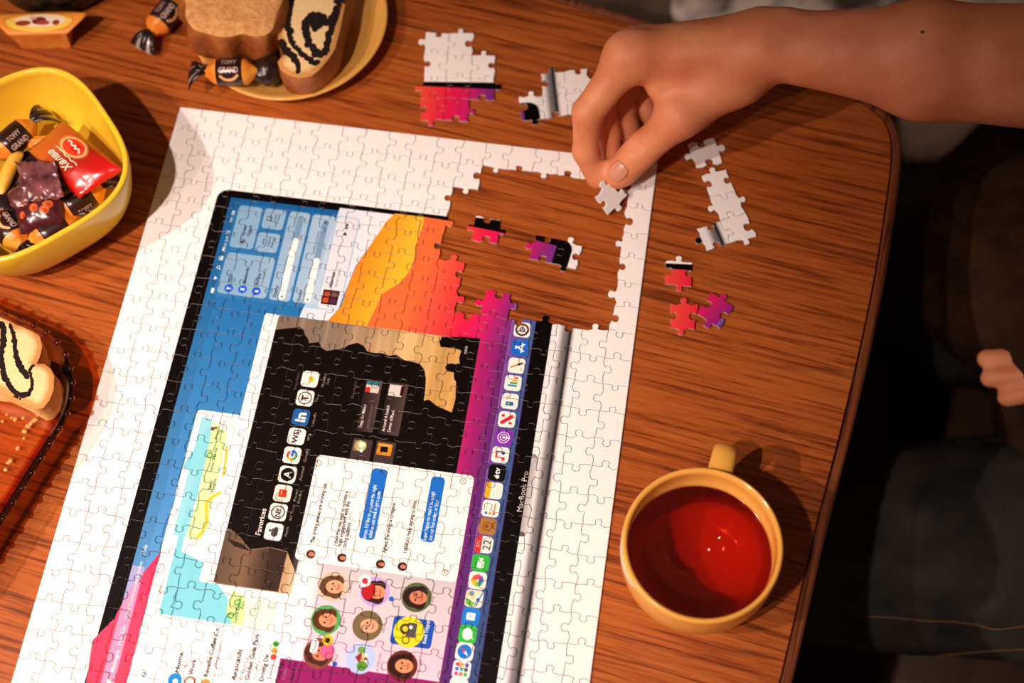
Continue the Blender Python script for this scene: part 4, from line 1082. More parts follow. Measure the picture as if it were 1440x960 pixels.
# crumbs in the dish
crumb_px = [(17, 588), (44, 596), (47, 592), (34, 616), (35, 607), (26, 631), (12, 651), (15, 648), (50, 590), (33, 588), (4, 593), (22, 590), (8, 660), (10, 583), (40, 600), (54, 583)]
for k, (x, y) in enumerate(crumb_px):
    p_ = P(x, y, .0036)
    bm = bmesh.new(); bmesh.ops.create_icosphere(bm, subdivisions=1, radius=.0011 + .0009 * ((k * 37) % 10) / 10)
    for v in bm.verts:
        v.co *= 1 + .25 * math.sin(k * 5 + v.co.x * 4000); v.co.z *= .7
    me = bpy.data.meshes.new('crumb'); bm.to_mesh(me); bm.free(); me.materials.append(M_crustlight)
    o = bpy.data.objects.new('crumb', me); link(o); o.location = p_ + Vector((0, 0, .0008))
    tag(o, 'tiny pale cake crumb on the bottom of the amber glass dish', 'crumb', 'crumbs in the glass dish')

# ------------------------------------------------------------------ sweets
M_orange = noise_mat('orange_wrapper', (0.80, 0.20, 0.018), (0.88, 0.34, 0.035), scale=90, rough=0.35, spec=0.5, bump=0.25, bscale=260)
M_silver = mat('silver_stripe', (0.62, 0.52, 0.46), 0.3, 0.6, Metallic=0.4)
M_dark = noise_mat('black_foil', (0.012, 0.006, 0.006), (0.03, 0.012, 0.01), scale=200, rough=0.22, spec=0.6, bump=0.5, bscale=240)
M_gold = noise_mat('gold_stripe', (0.72, 0.34, 0.05), (0.85, 0.5, 0.12), scale=90, rough=0.3, spec=0.6)

cv = Canvas(24, 54, 8.0, rgb(44, 18, 16))
cv.rrect(0, 0, 1.4, 54, .1, rgb(20, 8, 8)); cv.rrect(22.6, 0, 24, 54, .1, rgb(20, 8, 8))
RDX = dict(rd=(1, 0), upd=(0, -1), center=True)
for k in (0, 1):
    o_ = 27 * k
    cv.text('TOFFY', 12, 9 + o_, 4.4, rgb(186, 158, 148), length=13, bold=.015, **RDX)
    cv.text('GRAND', 12, 14.6 + o_, 5.2, rgb(206, 180, 168), length=17, bold=.03, **RDX)
    cv.line(spline([(4.6, 18.6 + o_), (8, 20.6 + o_), (12, 21.2 + o_), (16, 20.4 + o_), (19.4, 18.2 + o_)], 5), 2.0, rgb(232, 176, 120))
    cv.line([(8, 25 + o_), (16, 25 + o_)], .6, rgb(140, 112, 104))
M_toffy = print_mat('toffee_wrapper_print', cv.image('toffee_print'), rough=0.32, spec=0.5, coat=0.3)

def twist_candy(loc, ang, label, spin=0.0, tail=(1, 1), tilt=0.0, ln=.0205, r=.0102, group='toffee sweets'):
    """barrel along local x with flared collars and a fringe of striped paper at the twisted ends"""
    e = empty('wrapped_toffee', loc, label, 'sweet', group, rotz=ang)
    e.rotation_euler = (0, tilt, ang)
    n = 28; prof = [(-.5, .62), (-.49, .86), (-.44, .97), (-.25, 1.0), (0, 1.0), (.25, 1.0), (.44, .97), (.49, .86), (.5, .62)]
    vs, uv = [], []
    for k in range(n + 1):
        a = 2 * math.pi * k / n + spin
        for t, s in prof:
            rr = r * s * (1 + .025 * math.cos(6 * a))
            vs.append((t * ln, -rr * math.cos(a), rr * math.sin(a))); uv.append((t + .5, k / n))
    fs = grid_faces(n + 1, len(prof))
    fix_normals(mesh_obj('body', vs, fs, M_toffy, e, uvs=uv))
    rr_ = random.Random(int(abs(loc[0]) * 1e5))
    for sd in (-1, 1):
        if not tail[0 if sd < 0 else 1]:
            continue
        x0 = sd * ln * .47
        # pinched orange collar
        vs = []; nn = 18
        for (dx, f_) in ((0, .98), (.002, .92), (.005, .66), (.0085, .36), (.010, .26)):
            for k in range(nn):
                a = 2 * math.pi * k / nn
                pl = 1 + (.16 * math.sin(5 * a + sd) + .08 * math.sin(9 * a)) * min(1, dx / .004)
                vs.append((x0 + sd * dx, r * f_ * pl * math.cos(a), r * f_ * pl * math.sin(a)))
        fix_normals(mesh_obj('collar', vs, grid_faces(5, nn, close_v=True), M_orange, e))
        # fringe: curled paper strips
        if tail[0 if sd < 0 else 1] == 2:
            continue
        fr = 5
        fvs, ffs, fmi = [], [], []
        for q in range(fr):
            a = -1.0 + 2.0 * q / (fr - 1)
            w = .0028
            b = len(fvs); steps = 7
            for s_ in range(steps):
                t = s_ / (steps - 1)
                x = x0 + sd * (.0085 + .0145 * t * math.cos(.35 * a))
                y = a * (.0016 + .0078 * t) ; z = .0022 + .003 * math.sin(t * 2.4) - .0095 * t * t + .0012 * math.cos(a * 5)
                z = max(z, -r + .0012)
                for wv in (-1, 1):
                    for th_ in (0, 1):
                        fvs.append((x, y + wv * w * (.45 + .5 * t), z + wv * .0006 + th_ * .0003))
            for s_ in range(steps - 1):
                i0 = b + s_ * 4
                for c0, c1 in ((0, 1), (1, 3), (3, 2), (2, 0)):
                    ffs.append((i0 + c0, i0 + c1, i0 + 4 + c1, i0 + 4 + c0)); fmi.append(q % 2)
        mesh_obj('fringe', fvs, ffs, None, e, mat_idx=fmi, mats=[M_dark, M_silver])
    return e

def ang_px(a, b, z):
    d = P(*b, z) - P(*a, z)
    return math.atan2(d.y, d.x)
p_ = P(233, 22, .0105); twist_candy(p_, ang_px((208, 52), (250, 0), .009), 'toffee in a dark printed wrapper lying on bare wood between bowl and saucer', spin=2.8)
p_ = P(325, 101, .030); twist_candy(p_, ang_px((285, 101), (360, 99), .024), 'toffee in a dark printed wrapper perched on the rim of the ochre saucer', spin=2.8, tail=(1, 2))

def crumpled(name, loc, size, mt, label, cat='sweet', seed=1, amp=.18, group=None, rot=0.0, freq=3.0, parent=None):
    bm = bmesh.new(); bmesh.ops.create_icosphere(bm, subdivisions=4, radius=1.0)
    r_ = np.random.default_rng(seed); ks = r_.normal(0, freq, (14, 3)); ph = r_.uniform(0, 6.28, 14)
    for v in bm.verts:
        c = np.array(v.co)
        d = sum(abs(math.sin(ks[q] @ c + ph[q])) for q in range(14)) / 14 - .6
        v.co *= 1 + amp * 2 * d
        v.co.x *= size[0]; v.co.y *= size[1]; v.co.z *= size[2]
    me = bpy.data.meshes.new(name); bm.to_mesh(me); bm.free(); me.materials.append(mt)
    me.polygons.foreach_set('use_smooth', np.ones(len(me.polygons), dtype=bool))
    o = bpy.data.objects.new(name, me); link(o, parent); o.location = loc; o.rotation_euler = (0, 0, rot)
    if label:
        tag(o, label, cat, group)
    return o

crumpled('wrapped_sweet', P(376, 97, .024), (.0115, .013, .010), M_dark, 'shiny black foil sweet on the ochre saucer beside the toffee', seed=5, amp=.16)

# orange paper boat-shaped sweet
bt = empty('paper_wrapped_sweet', P(68, 56, .0), 'orange paper sweet folded like a boat with a pale oval label, by the dark jar', 'sweet', rotz=ang_px((30, 45), (110, 43), .01))
hl, hw_, hz = .0215, .0105, .021
vs = [(-hl * .86, -hw_ * .75, 0), (hl * .86, -hw_ * .75, 0), (hl * .86, hw_ * .75, 0), (-hl * .86, hw_ * .75, 0), (-hl, -hw_, hz), (hl, -hw_, hz), (hl, hw_, hz), (-hl, hw_, hz)]
cvw = Canvas(60, 30, 8.0, rgb(244, 150, 56))
cvw.disc(30, 15, 22, rgb(150, 90, 30), ry=12.6); cvw.disc(30, 15, 21.4, rgb(252, 206, 84), ry=12.0); cvw.disc(31, 13, 16, rgb(250, 226, 200), ry=8.4)
for (a, b, w_, h_, c_) in ((20, 16, 5, 3.5, (150, 60, 30)), (30, 13, 4.6, 5.2, (120, 46, 34)), (33, 16, 4, 3, (170, 70, 50)), (41, 16, 2.4, 3.4, (140, 56, 36)), (26, 9, 2.4, 2.6, (236, 170, 150))):
    cvw.disc(a, b, w_, rgb(*c_), ry=h_)
M_boat = print_mat('sweet_label_print', cvw.image('sweet_label'), rough=0.45)
o = mesh_obj('paper_body', vs, [(0, 3, 2, 1), (0, 1, 5, 4), (1, 2, 6, 5), (2, 3, 7, 6), (3, 0, 4, 7)], M_orange, bt, smooth=False)
vs = []; uv = []
for i in range(17):
    for j in range(7):
        t, s_ = -1 + 2 * i / 16, -1 + 2 * j / 6
        wing = max(0, abs(t) - .62) / .38
        x = t * (hl + .0145); y = s_ * (hw_ * (1 - .85 * wing)) + .004 * wing; z = hz + .0015 * (1 - s_ * s_) * (1 - wing) + .004 * wing
        vs.append((x, y, z)); uv.append(((t + 1) / 2, (s_ + 1) / 2))
o = fix_normals(mesh_obj('label_flap', vs, grid_faces(17, 7), M_boat, bt, uvs=uv))
md = o.modifiers.new('thick', 'SOLIDIFY'); md.thickness = .0004

# dark speckled jar whose base shows behind it
M_jar = noise_mat('dark_speckled_glaze', (0.010, 0.007, 0.004), (0.09, 0.05, 0.02), scale=130, rough=0.4, spec=0.4, bump=0.4, lo=.45, hi=.75)
jc = P(70, 18, 0) + Vector((-.002, .043, 0))
jar = fix_normals(lathe('dark_jar', [(0, .002), (.028, .002), (.030, 0), (.036, .001), (.041, .008), (.043, .03), (.042, .06), (.036, .078), (.032, .084), (.033, .092), (.030, .092), (.030, .084), (.034, .076), (.039, .058), (.040, .03), (.036, .006), (0, .005)], M_jar, None, n=48))
jar.location = jc; jar.scale = (1.25, 1.25, 1.0)
tag(jar, 'dark brown speckled jar standing behind the orange paper sweet', 'jar')

def pillow(name, corners, bulge, mt, label=None, cat='sweet', group=None, nu=22, nv=16, wr=.0006, seed=0, parent=None, crimp=.0):
    """sealed foil packet: corners [(px, py, z)] in order (0,0), (1,0), (1,1), (0,1)"""
    c = [P(*a) for a in corners]
    o0 = sum(c, Vector()) / 4
    r_ = np.random.default_rng(seed); ks = r_.normal(0, 9, (8, 2)); ph = r_.uniform(0, 6.28, 8)
    nrm = (c[1] - c[0]).cross(c[3] - c[0]).normalized()
    if nrm.z < 0: nrm = -nrm
    vs, uv = [], []
    for side in (1, -1):
        for i in range(nu):
            for j in range(nv):
                a, b = i / (nu - 1), j / (nv - 1)
                p = c[0] * (1 - a) * (1 - b) + c[1] * a * (1 - b) + c[2] * a * b + c[3] * (1 - a) * b
                pr_ = (4 * a * (1 - a)) ** .6 * (4 * b * (1 - b)) ** .5
                nz = sum(abs(math.sin(ks[q] @ np.array([a, b]) + ph[q])) for q in range(8)) / 8 - .6
                p = p + nrm * (side * (bulge * pr_ + .00025) + wr * nz * (1.5 - pr_) * 3 + crimp * math.sin(b * 60) * (1 if a < .06 or a > .94 else 0))
                vs.append(p - o0); uv.append((a, 1 - b))
    N = nu * nv
    fs = [tuple(f) for f in grid_faces(nu, nv)] + [tuple(N + k for k in reversed(f)) for f in grid_faces(nu, nv)]
    bd = [i * nv for i in range(nu)] + [(nu - 1) * nv + j for j in range(1, nv)] + [i * nv + nv - 1 for i in range(nu - 2, -1, -1)] + [j for j in range(nv - 2, 0, -1)]
    for k in range(len(bd)):
        a, b = bd[k], bd[(k + 1) % len(bd)]
        fs.append((a, b, b + N, a + N))
    o = fix_normals(mesh_obj(name, vs, fs, mt, parent, uvs=uv))
    o.location = o0 if parent is None else o0 - parent.location
    if label:
        tag(o, label, cat, group)
    return o

cvh = Canvas(60, 44, 8.0, rgb(226, 120, 30))
hg_ = lerp_col([(0, (190, 104, 30)), (.3, (196, 92, 26)), (.52, (150, 44, 18)), (.72, (190, 22, 14)), (1, (206, 26, 18))])
cvh.rrect(0, 0, 60, 44, .1, lambda X, Y: hg_(1 - X / 60 * .85 - .08))
cvh.disc(34, 31, 11.5, rgb(250, 206, 130), ry=9.5, soft=2.5); cvh.disc(34, 31, 9.6, rgb(226, 64, 26), ry=7.8); cvh.disc(32, 32, 5, rgb(206, 24, 20), ry=4, soft=2)
cvh.line(spline([(27, 30), (30, 32.6), (32, 30.6), (34, 33.4), (36, 31.2), (39, 33.8), (41, 32.6)], 4), 1.5, rgb(252, 220, 196))
cvh.text('Халва', 33, 13.5, 9.5, rgb(252, 240, 224), rd=(1, 0), upd=(0, -1), center=True, length=23, bold=.012, shear=.25)
cvh.line(spline([(20, 20.5), (23, 21.3), (26, 20.2), (29, 21.2), (32, 20.2), (35, 21.6), (38, 21.0), (41, 21.6), (44, 21)], 4), .9, rgb(250, 226, 190))
M_halva = print_mat('halva_wrapper_print', cvh.image('halva_print'), rough=0.25, spec=0.5, coat=0.5)
# corners so that the lettering runs from the lower right to the upper left
pillow('wrapped_halva_sweet', [(112, 279, .044), (40, 212, .043), (90, 170, .050), (172, 238, .052)], .0065, M_halva, 'red and orange foil sweet with oval emblem and white lettering in the bowl', seed=3, wr=.0012, crimp=.0004)
M_purple = noise_mat('purple_foil', (0.06, 0.012, 0.020), (0.24, 0.075, 0.08), scale=70, rough=0.16, spec=0.8, bump=1.0, bscale=110, Coat_Weight=0.5)
pc_ = P(55, 262, .040)
pe = empty('purple_foil_sweet', pc_, 'purple foil sweet with a crumpled fan of wrapper, on top in the yellow bowl', 'sweet')
cvp = Canvas(50, 40, 6.0, rgb(74, 26, 34))
for (a, b, r_) in ((30, 10, 5), (38, 20, 5), (24, 22, 4.4), (34, 26, 4.6), (16, 14, 3.6), (42, 8, 3.4), (10, 26, 3.4)):
    cvp.disc(a, b, r_, rgb(206, 106, 44), soft=1.5); cvp.disc(a + 1, b + 1, r_ * .5, rgb(176, 60, 40), soft=1.2)
M_flower = print_mat('flowered_foil_print', cvp.image('flower_print'), rough=0.28, coat=0.4)
pillow('wrapper_fan', [(22, 228, .050), (78, 226, .053), (91, 278, .052), (34, 286, .047)], .0020, M_purple, parent=pe, seed=8, wr=.0026)
pillow('wrapper_body', [(16, 274, .038), (88, 266, .042), (90, 312, .038), (28, 330, .036)], .0080, M_flower, parent=pe, seed=9, wr=.0014)
crumpled('wrapper_twist', P(36, 278, .041) - pc_, (.012, .010, .006), M_purple, None, seed=12, amp=.35, parent=pe, freq=5)
# other sweets lying lower in the bowl
IN = 'toffee sweets in the bowl'
twist_candy(P(20, 196, .040), ang_px((0, 215), (40, 180), .04), 'black wrapped toffee against the back wall of the yellow bowl', spin=2.2, group=IN, tail=(1, 1))
twist_candy(P(76, 322, .028), ang_px((98, 304), (50, 335), .03), 'dark toffee with upside-down lettering under the purple sweet in the bowl', spin=2.3, group=IN)
twist_candy(P(112, 282, .030), ang_px((90, 295), (135, 268), .03), 'dark toffee under the red foil sweet in the yellow bowl', spin=4.4, group=IN)
twist_candy(P(12, 322, .030), ang_px((0, 306), (30, 345), .03), 'black toffee with orange collar by the purple sweet, beside the bowl wall', spin=0.6, group=IN)
M_yp = noise_mat('yellow_paper_wrapper', (0.86, 0.42, 0.04), (0.92, 0.5, 0.07), scale=60, rough=0.45, spec=0.4, bump=0.3)
yb = pillow('yellow_paper_sweet', [(2, 284, .036), (-8, 262, .036), (20, 206, .040), (34, 216, .038)], .0045, M_yp, 'yellow-orange paper sweet lying in the bowl between black and purple sweets', seed=21, wr=.0006)
pillow('amber_foil_sweet', [(28, 206, .036), (36, 192, .038), (84, 190, .040), (74, 214, .036)], .003, M_orange, 'plain amber foil sweet tucked behind the red foil sweet in the bowl', seed=24, wr=.0012)
crumpled('dark_foil_sweet', P(6, 290, .030), (.012, .012, .009), M_dark, 'crumpled dark foil sweet below the yellow paper sweet in the bowl', seed=31, amp=.2)
crumpled('brown_foil_sweet', P(60, 250, .024), (.026, .026, .012), M_dark, 'crumpled dark foil sweet buried under the purple and red sweets in the bowl', seed=33, amp=.2)

# ------------------------------------------------------------------ the person: implicit surface -> one continuous mesh
def surface_nets(d, org, h):
    """numpy surface nets on a scalar grid (negative inside)"""
    nx, ny, nz = d.shape
    ins = d < 0
    acc = np.zeros((nx - 1, ny - 1, nz - 1, 3), np.float32); cnt = np.zeros((nx - 1, ny - 1, nz - 1), np.float32)
    crosses = []
    for ax in range(3):
        sl0 = [slice(None)] * 3; sl1 = [slice(None)] * 3
        sl0[ax] = slice(0, -1); sl1[ax] = slice(1, None)
        a, b = d[tuple(sl0)], d[tuple(sl1)]
        cr = ins[tuple(sl0)] != ins[tuple(sl1)]
        idx = np.argwhere(cr)
        t = (a[cr] / (a[cr] - b[cr]))
        pos = idx.astype(np.float32); pos[:, ax] += t
        o1, o2 = [k for k in range(3) if k != ax]
        for s1 in (0, -1):
            for s2 in (0, -1):
                c = idx.copy(); c[:, o1] += s1; c[:, o2] += s2
                ok = (c[:, 0] >= 0) & (c[:, 1] >= 0) & (c[:, 2] >= 0) & (c[:, 0] < nx - 1) & (c[:, 1] < ny - 1) & (c[:, 2] < nz - 1)
                cc = c[ok]
                np.add.at(acc, (cc[:, 0], cc[:, 1], cc[:, 2]), pos[ok]); np.add.at(cnt, (cc[:, 0], cc[:, 1], cc[:, 2]), 1)
        crosses.append((ax, idx, ins[tuple(sl0)][cr]))
    has = cnt > 0
    vid = -np.ones(cnt.shape, np.int64); vid[has] = np.arange(has.sum())
    verts = acc[has] / cnt[has][:, None] * h + np.array(org)
    faces = []
    for ax, idx, inside in crosses:
        o1, o2 = [(1, 2), (2, 0), (0, 1)][ax]
        q = []
        good = np.ones(len(idx), bool)
        for s1, s2 in ((0, 0), (-1, 0), (-1, -1), (0, -1)):
            c = idx.copy(); c[:, o1] += s1; c[:, o2] += s2
            ok = (c >= 0).all(1) & (c[:, 0] < nx - 1) & (c[:, 1] < ny - 1) & (c[:, 2] < nz - 1)
            good &= ok
            c = np.clip(c, 0, np.array(cnt.shape) - 1)
            q.append(vid[c[:, 0], c[:, 1], c[:, 2]])
        q = np.stack(q, 1)
        q[~inside] = q[~inside][:, ::-1]
        faces.append(q[good])
    return verts, np.concatenate(faces)

class Field:
    def __init__(self, lo, hi, h):
        self.h = h; self.lo = np.array(lo, float)
        n = np.ceil((np.array(hi) - self.lo) / h).astype(int) + 1
        g = [self.lo[k] + h * np.arange(n[k]) for k in range(3)]
        self.X, self.Y, self.Z = [a.astype(np.float32) for a in np.meshgrid(*g, indexing='ij')]
        self.d = np.full(self.X.shape, 1.0, np.float32)

    def cone(self, a, b, ra, rb, squash=None):
        """distance to a tapered capsule; squash=(axis vector, factor) flattens it along that axis"""
        a, b = np.array(a, float), np.array(b, float)
        px, py, pz_ = self.X - a[0], self.Y - a[1], self.Z - a[2]
        ba = b - a; l2 = ba @ ba + 1e-12
        t = np.clip((px * ba[0] + py * ba[1] + pz_ * ba[2]) / l2, 0, 1)
        qx, qy, qz = px - t * ba[0], py - t * ba[1], pz_ - t * ba[2]
        if squash is not None:
            ax = np.array(squash[0], float); ax /= np.linalg.norm(ax)
            dt = qx * ax[0] + qy * ax[1] + qz * ax[2]; k = squash[1] - 1
            qx, qy, qz = qx + ax[0] * dt * k, qy + ax[1] * dt * k, qz + ax[2] * dt * k
        return np.sqrt(qx * qx + qy * qy + qz * qz) - (ra + (rb - ra) * t)

    @staticmethod
    def smin(a, b, k):
        if k <= 0:
            return np.minimum(a, b)
        h_ = np.maximum(k - np.abs(a - b), 0) / k
        return np.minimum(a, b) - h_ * h_ * k * .25

    def add(self, e, k):
        self.d = self.smin(self.d, e, k)

    def chain(self, pts, rad, k_in=.004):
        e = None
        for i in range(len(pts) - 1):
            c = self.cone(pts[i], pts[i + 1], rad[i], rad[i + 1])
            e = c if e is None else self.smin(e, c, k_in)
        return e

    def cut(self, e, k):
        """smooth subtraction"""
        self.d = -self.smin(-self.d, e, k)

    def mesh(self, name, mt, parent=None, origin=(0, 0, 0)):
        v, f = surface_nets(self.d, self.lo, self.h)
        o = mesh_obj(name, v - np.array(origin), f, mt, parent)
        return o

def skin_material():
    mt = mat('skin', (0.62, 0.27, 0.16), 0.5, 0.4, Subsurface_Weight=0.12, Subsurface_Scale=0.004)
    bsdf(mt).inputs['Subsurface Radius'].default_value = (1.0, 0.35, 0.18)
    tc = nd(mt, 'ShaderNodeTexCoord')
    n1 = nd(mt, 'ShaderNodeTexNoise'); n1.inputs['Scale'].default_value = 35; n1.inputs['Detail'].default_value = 4
    cr = nd(mt, 'ShaderNodeValToRGB')
    cr.color_ramp.elements[0].position = .35; cr.color_ramp.elements[0].color = (0.74, 0.240, 0.105, 1)
    cr.color_ramp.elements[1].position = .68; cr.color_ramp.elements[1].color = (0.88, 0.345, 0.165, 1)
    n2 = nd(mt, 'ShaderNodeTexVoronoi'); n2.inputs['Scale'].default_value = 900
    n3 = nd(mt, 'ShaderNodeTexNoise'); n3.inputs['Scale'].default_value = 420; n3.inputs['Detail'].default_value = 4
    ad = nd(mt, 'ShaderNodeMath', operation='ADD')
    bp = nd(mt, 'ShaderNodeBump'); bp.inputs['Strength'].default_value = .22; bp.inputs['Distance'].default_value = .0006
    lk(mt, tc, 'Object', n1, 'Vector'); lk(mt, tc, 'Object', n2, 'Vector'); lk(mt, tc, 'Object', n3, 'Vector')
    lk(mt, n1, 'Fac', cr, 'Fac'); lk(mt, cr, 'Color', bsdf(mt), 'Base Color')
    lk(mt, n2, 'Distance', ad, 0); lk(mt, n3, 'Fac', ad, 1); lk(mt, ad, 0, bp, 'Height'); lk(mt, bp, 'Normal', bsdf(mt), 'Normal')
    return mt
M_skin = skin_material()
M_nail = mat('fingernail', (0.74, 0.31, 0.20), 0.25, 0.5, Coat_Weight=0.3)
M_shirt = noise_mat('dark_brown_cloth', (0.030, 0.014, 0.008), (0.055, 0.026, 0.014), scale=40, rough=0.95, spec=0.1, bump=0.4, bscale=300)
def denim():
    mt = noise_mat('dark_denim', (0.020, 0.021, 0.020), (0.058, 0.054, 0.046), scale=26, rough=0.95, spec=0.1, lo=.3, hi=.7)
    tc = nd(mt, 'ShaderNodeTexCoord'); wv = nd(mt, 'ShaderNodeTexWave'); wv.inputs['Scale'].default_value = 190; wv.inputs['Distortion'].default_value = 3
    bp = nd(mt, 'ShaderNodeBump'); bp.inputs['Strength'].default_value = .4; bp.inputs['Distance'].default_value = .001
    lk(mt, tc, 'Object', wv, 'Vector'); lk(mt, wv, 'Fac', bp, 'Height'); lk(mt, bp, 'Normal', bsdf(mt), 'Normal')
    return mt
M_denim = denim()
M_stitch = mat('ochre_thread', (0.22, 0.11, 0.04), .8, .2)

ORG = np.array([0.42, 0.50, 0.0])
person = empty('person', tuple(ORG), 'seated person in dark brown shirt and dark jeans, reaching out to place a puzzle piece', 'person')
A_ = lambda x, y, z: np.array(P(x, y, z))

# right arm and hand (fine grid)
F = Field((-0.085, 0.495, T - .004), (0.335, 0.70, T + .165), .00135)
wr_ = A_(1076, 62, .088)
elbow = np.array([0.305, 0.600, T + .108])
# forearm: two bones side by side, fuller towards the elbow
F.add(F.cone(wr_ + (0, -.007, .004), A_(1300, 75, .098), .0205, .0330), .0)
F.add(F.cone(wr_ + (0, .008, -.004), A_(1300, 100, .080), .0190, .0310), .014)
F.add(F.cone(A_(1300, 75, .098), elbow, .0330, .041), .014)
F.add(F.cone(A_(1300, 100, .080), elbow - (0, 0, .012), .0310, .040), .014)
F.add(F.cone(elbow, np.array([0.42, .66, T + .26]), .041, .050), .02)
F.add(F.cone(wr_ + (.004, .003, .012), wr_ + (.010, .006, .013), .0085, .0085), .016)     # ulna knob
mcp = {'i': A_(884, 80, .087), 'm': A_(893, 64, .0765), 'r': A_(908, 60, .062), 'p': A_(930, 62, .047)}
wl = {'i': wr_ + (-.004, -.008, .003), 'm': wr_ + (-.004, -.002, .001), 'r': wr_ + (-.004, .006, -.005), 'p': wr_ + (-.004, .011, -.011)}
for k, r0, r1 in (('i', .0185, .0130), ('m', .0180, .0128), ('r', .0175, .0120), ('p', .0165, .0105)):
    F.add(F.cone(wl[k], mcp[k], r0, r1), .012)
# knuckle bumps
F.add(F.cone(mcp['i'] + (-.002, .001, .0015), mcp['i'] + (.006, .002, .0015), .0118, .0125), .014)
# thenar pad and first web
cmc = A_(1036, 108, .074); tm = A_(957, 163, .060)
F.add(F.cone(A_(1046, 92, .078), cmc, .0185, .0170), .014)
F.add(F.cone(cmc, tm, .0180, .0142), .014)
F.add(F.cone(A_(990, 110, .070), A_(930, 122, .068), .0140, .0090), .018)
F.add(F.cone(A_(1000, 90, .058), A_(950, 100, .052), .018, .014), .014)
# thumb
tip_t = A_(865, 247, .0175); ip = A_(905, 209, .037)
th = F.chain([tm, ip], [.0140, .0117]); th = F.smin(th, F.cone(ip, tip_t, .0116, .0096), .005)
th = F.smin(th, F.cone(A_(893, 222, .030), A_(876, 240, .022), .0114, .0108), .005)
F.add(th, .009)
# index finger
pip, dip, tip_i = A_(827, 158, .062), A_(823, 213, .034), A_(838, 251, .0135)
fi = F.chain([mcp['i'], pip], [.0136, .0108]); fi = F.smin(fi, F.cone(pip, dip, .0108, .0088), .004); fi = F.smin(fi, F.cone(dip, tip_i, .0090, .0070), .003)
F.add(fi, .011)
# the other fingers curl under the palm
for ch, rd_ in (([mcp['m'], A_(846, 132, .050), A_(856, 188, .026), A_(860, 222, .0125)], [.0124, .0100, .0086, .0070]),
                ([mcp['r'], A_(872, 138, .036), A_(882, 178, .020), A_(890, 200, .0115)], [.0116, .0094, .0080, .0066]),
                ([mcp['p'], A_(900, 128, .028), A_(910, 156, .018), A_(916, 172, .0110)], [.0102, .0082, .0072, .0060])):
    F.add(F.chain(ch, rd_, .003), .004)
# creases at finger joints and across the thumb
def crease(c, ax, r=.0011, ln=.011):
    ax = np.array(ax, float); ax /= np.linalg.norm(ax)
    F.cut(F.cone(c - ax * ln, c + ax * ln, r, r), .0022)
td = (tip_t - ip) / np.linalg.norm(tip_t - ip); side = np.cross(td, [0, 0, 1.0]); side /= np.linalg.norm(side); tup = np.cross(side, td)
if tup[2] < 0: tup = -tup
for off in (-.004, -.0005, .003):
    crease(ip + td * off + tup * .0117, side, .0009, .0055)
idr = (dip - pip) / np.linalg.norm(dip - pip)
hand = F.mesh('body', M_skin, person, ORG)
md = hand.modifiers.new('relax', 'SMOOTH'); md.factor = .5; md.iterations = 4

def nail(center, along, upn, w, l):
    along = np.array(along) / np.linalg.norm(along); upn = np.array(upn, float); upn -= along * (upn @ along); upn /= np.linalg.norm(upn)
    sd = np.cross(along, upn); vs = []
    nu, nv = 11, 9
    for i in range(nu):
        for j in range(nv):
            a, b = -1 + 2 * i / (nu - 1), -1 + 2 * j / (nv - 1)
            sq = math.sqrt(max(0, 1 - .35 * b * b)); x = a * w * sq * (1 if abs(b) < .99 else .9); y = b * l * (1 - .18 * a * a)
            vs.append(center + sd * x + along * y + upn * (-.36 * x * x / w - .10 * y * y / l) - ORG)
    o = mesh_obj('fingernail', vs, grid_faces(nu, nv), M_nail, person)
    s_ = o.modifiers.new('thick', 'SOLIDIFY'); s_.thickness = .0006; s_.offset = 0
    return fix_normals(o)
cv_ = np.array(cam.matrix_world.translation)
# mole on the forearm
mp_ = A_(1297, 45, .098)
bm = bmesh.new(); bmesh.ops.create_icosphere(bm, subdivisions=2, radius=.0011)
me = bpy.data.meshes.new('mole'); bm.to_mesh(me); bm.free(); me.materials.append(mat('mole_brown', (.05, .012, .008), .6))
mole = bpy.data.objects.new('mole', me); link(mole, person)
dirv = mp_ - cv_; dirv /= np.linalg.norm(dirv)

# left hand resting on the thigh, with its forearm
F2 = Field((0.195, 0.405, T - .17), (0.51, 0.53, T - .03), .0022)
LX = .047
lw = np.array([.335 + LX, .472, T - .090])
F2.add(F2.cone(lw, np.array([.49, .44, T - .065]), .021, .032), 0)
for k, (y0, tx, ty) in enumerate(((.486, .232, .500), (.477, .220, .484), (.468, .223, .468), (.459, .236, .454))):
    kn = np.array([.282 + LX, y0, T - .098])
    F2.add(F2.cone(lw + (-.005, (y0 - .472) * .7, 0), kn, .0155, .0110), .008)
    F2.add(F2.chain([kn, np.array([(kn[0] + tx + LX) / 2 + .004, (y0 + ty) / 2, T - .098]), np.array([tx + LX, ty, T - .118])], [.0095, .0088, .0074]), .006)
F2.add(F2.chain([lw + (-.005, .015, 0), np.array([.292 + LX, .494, T - .108]), np.array([.262 + LX, .502, T - .112])], [.014, .010, .008]), .006)
lh = F2.mesh('left_hand', M_skin, person, ORG)
lh.modifiers.new('relax', 'SMOOTH').iterations = 3

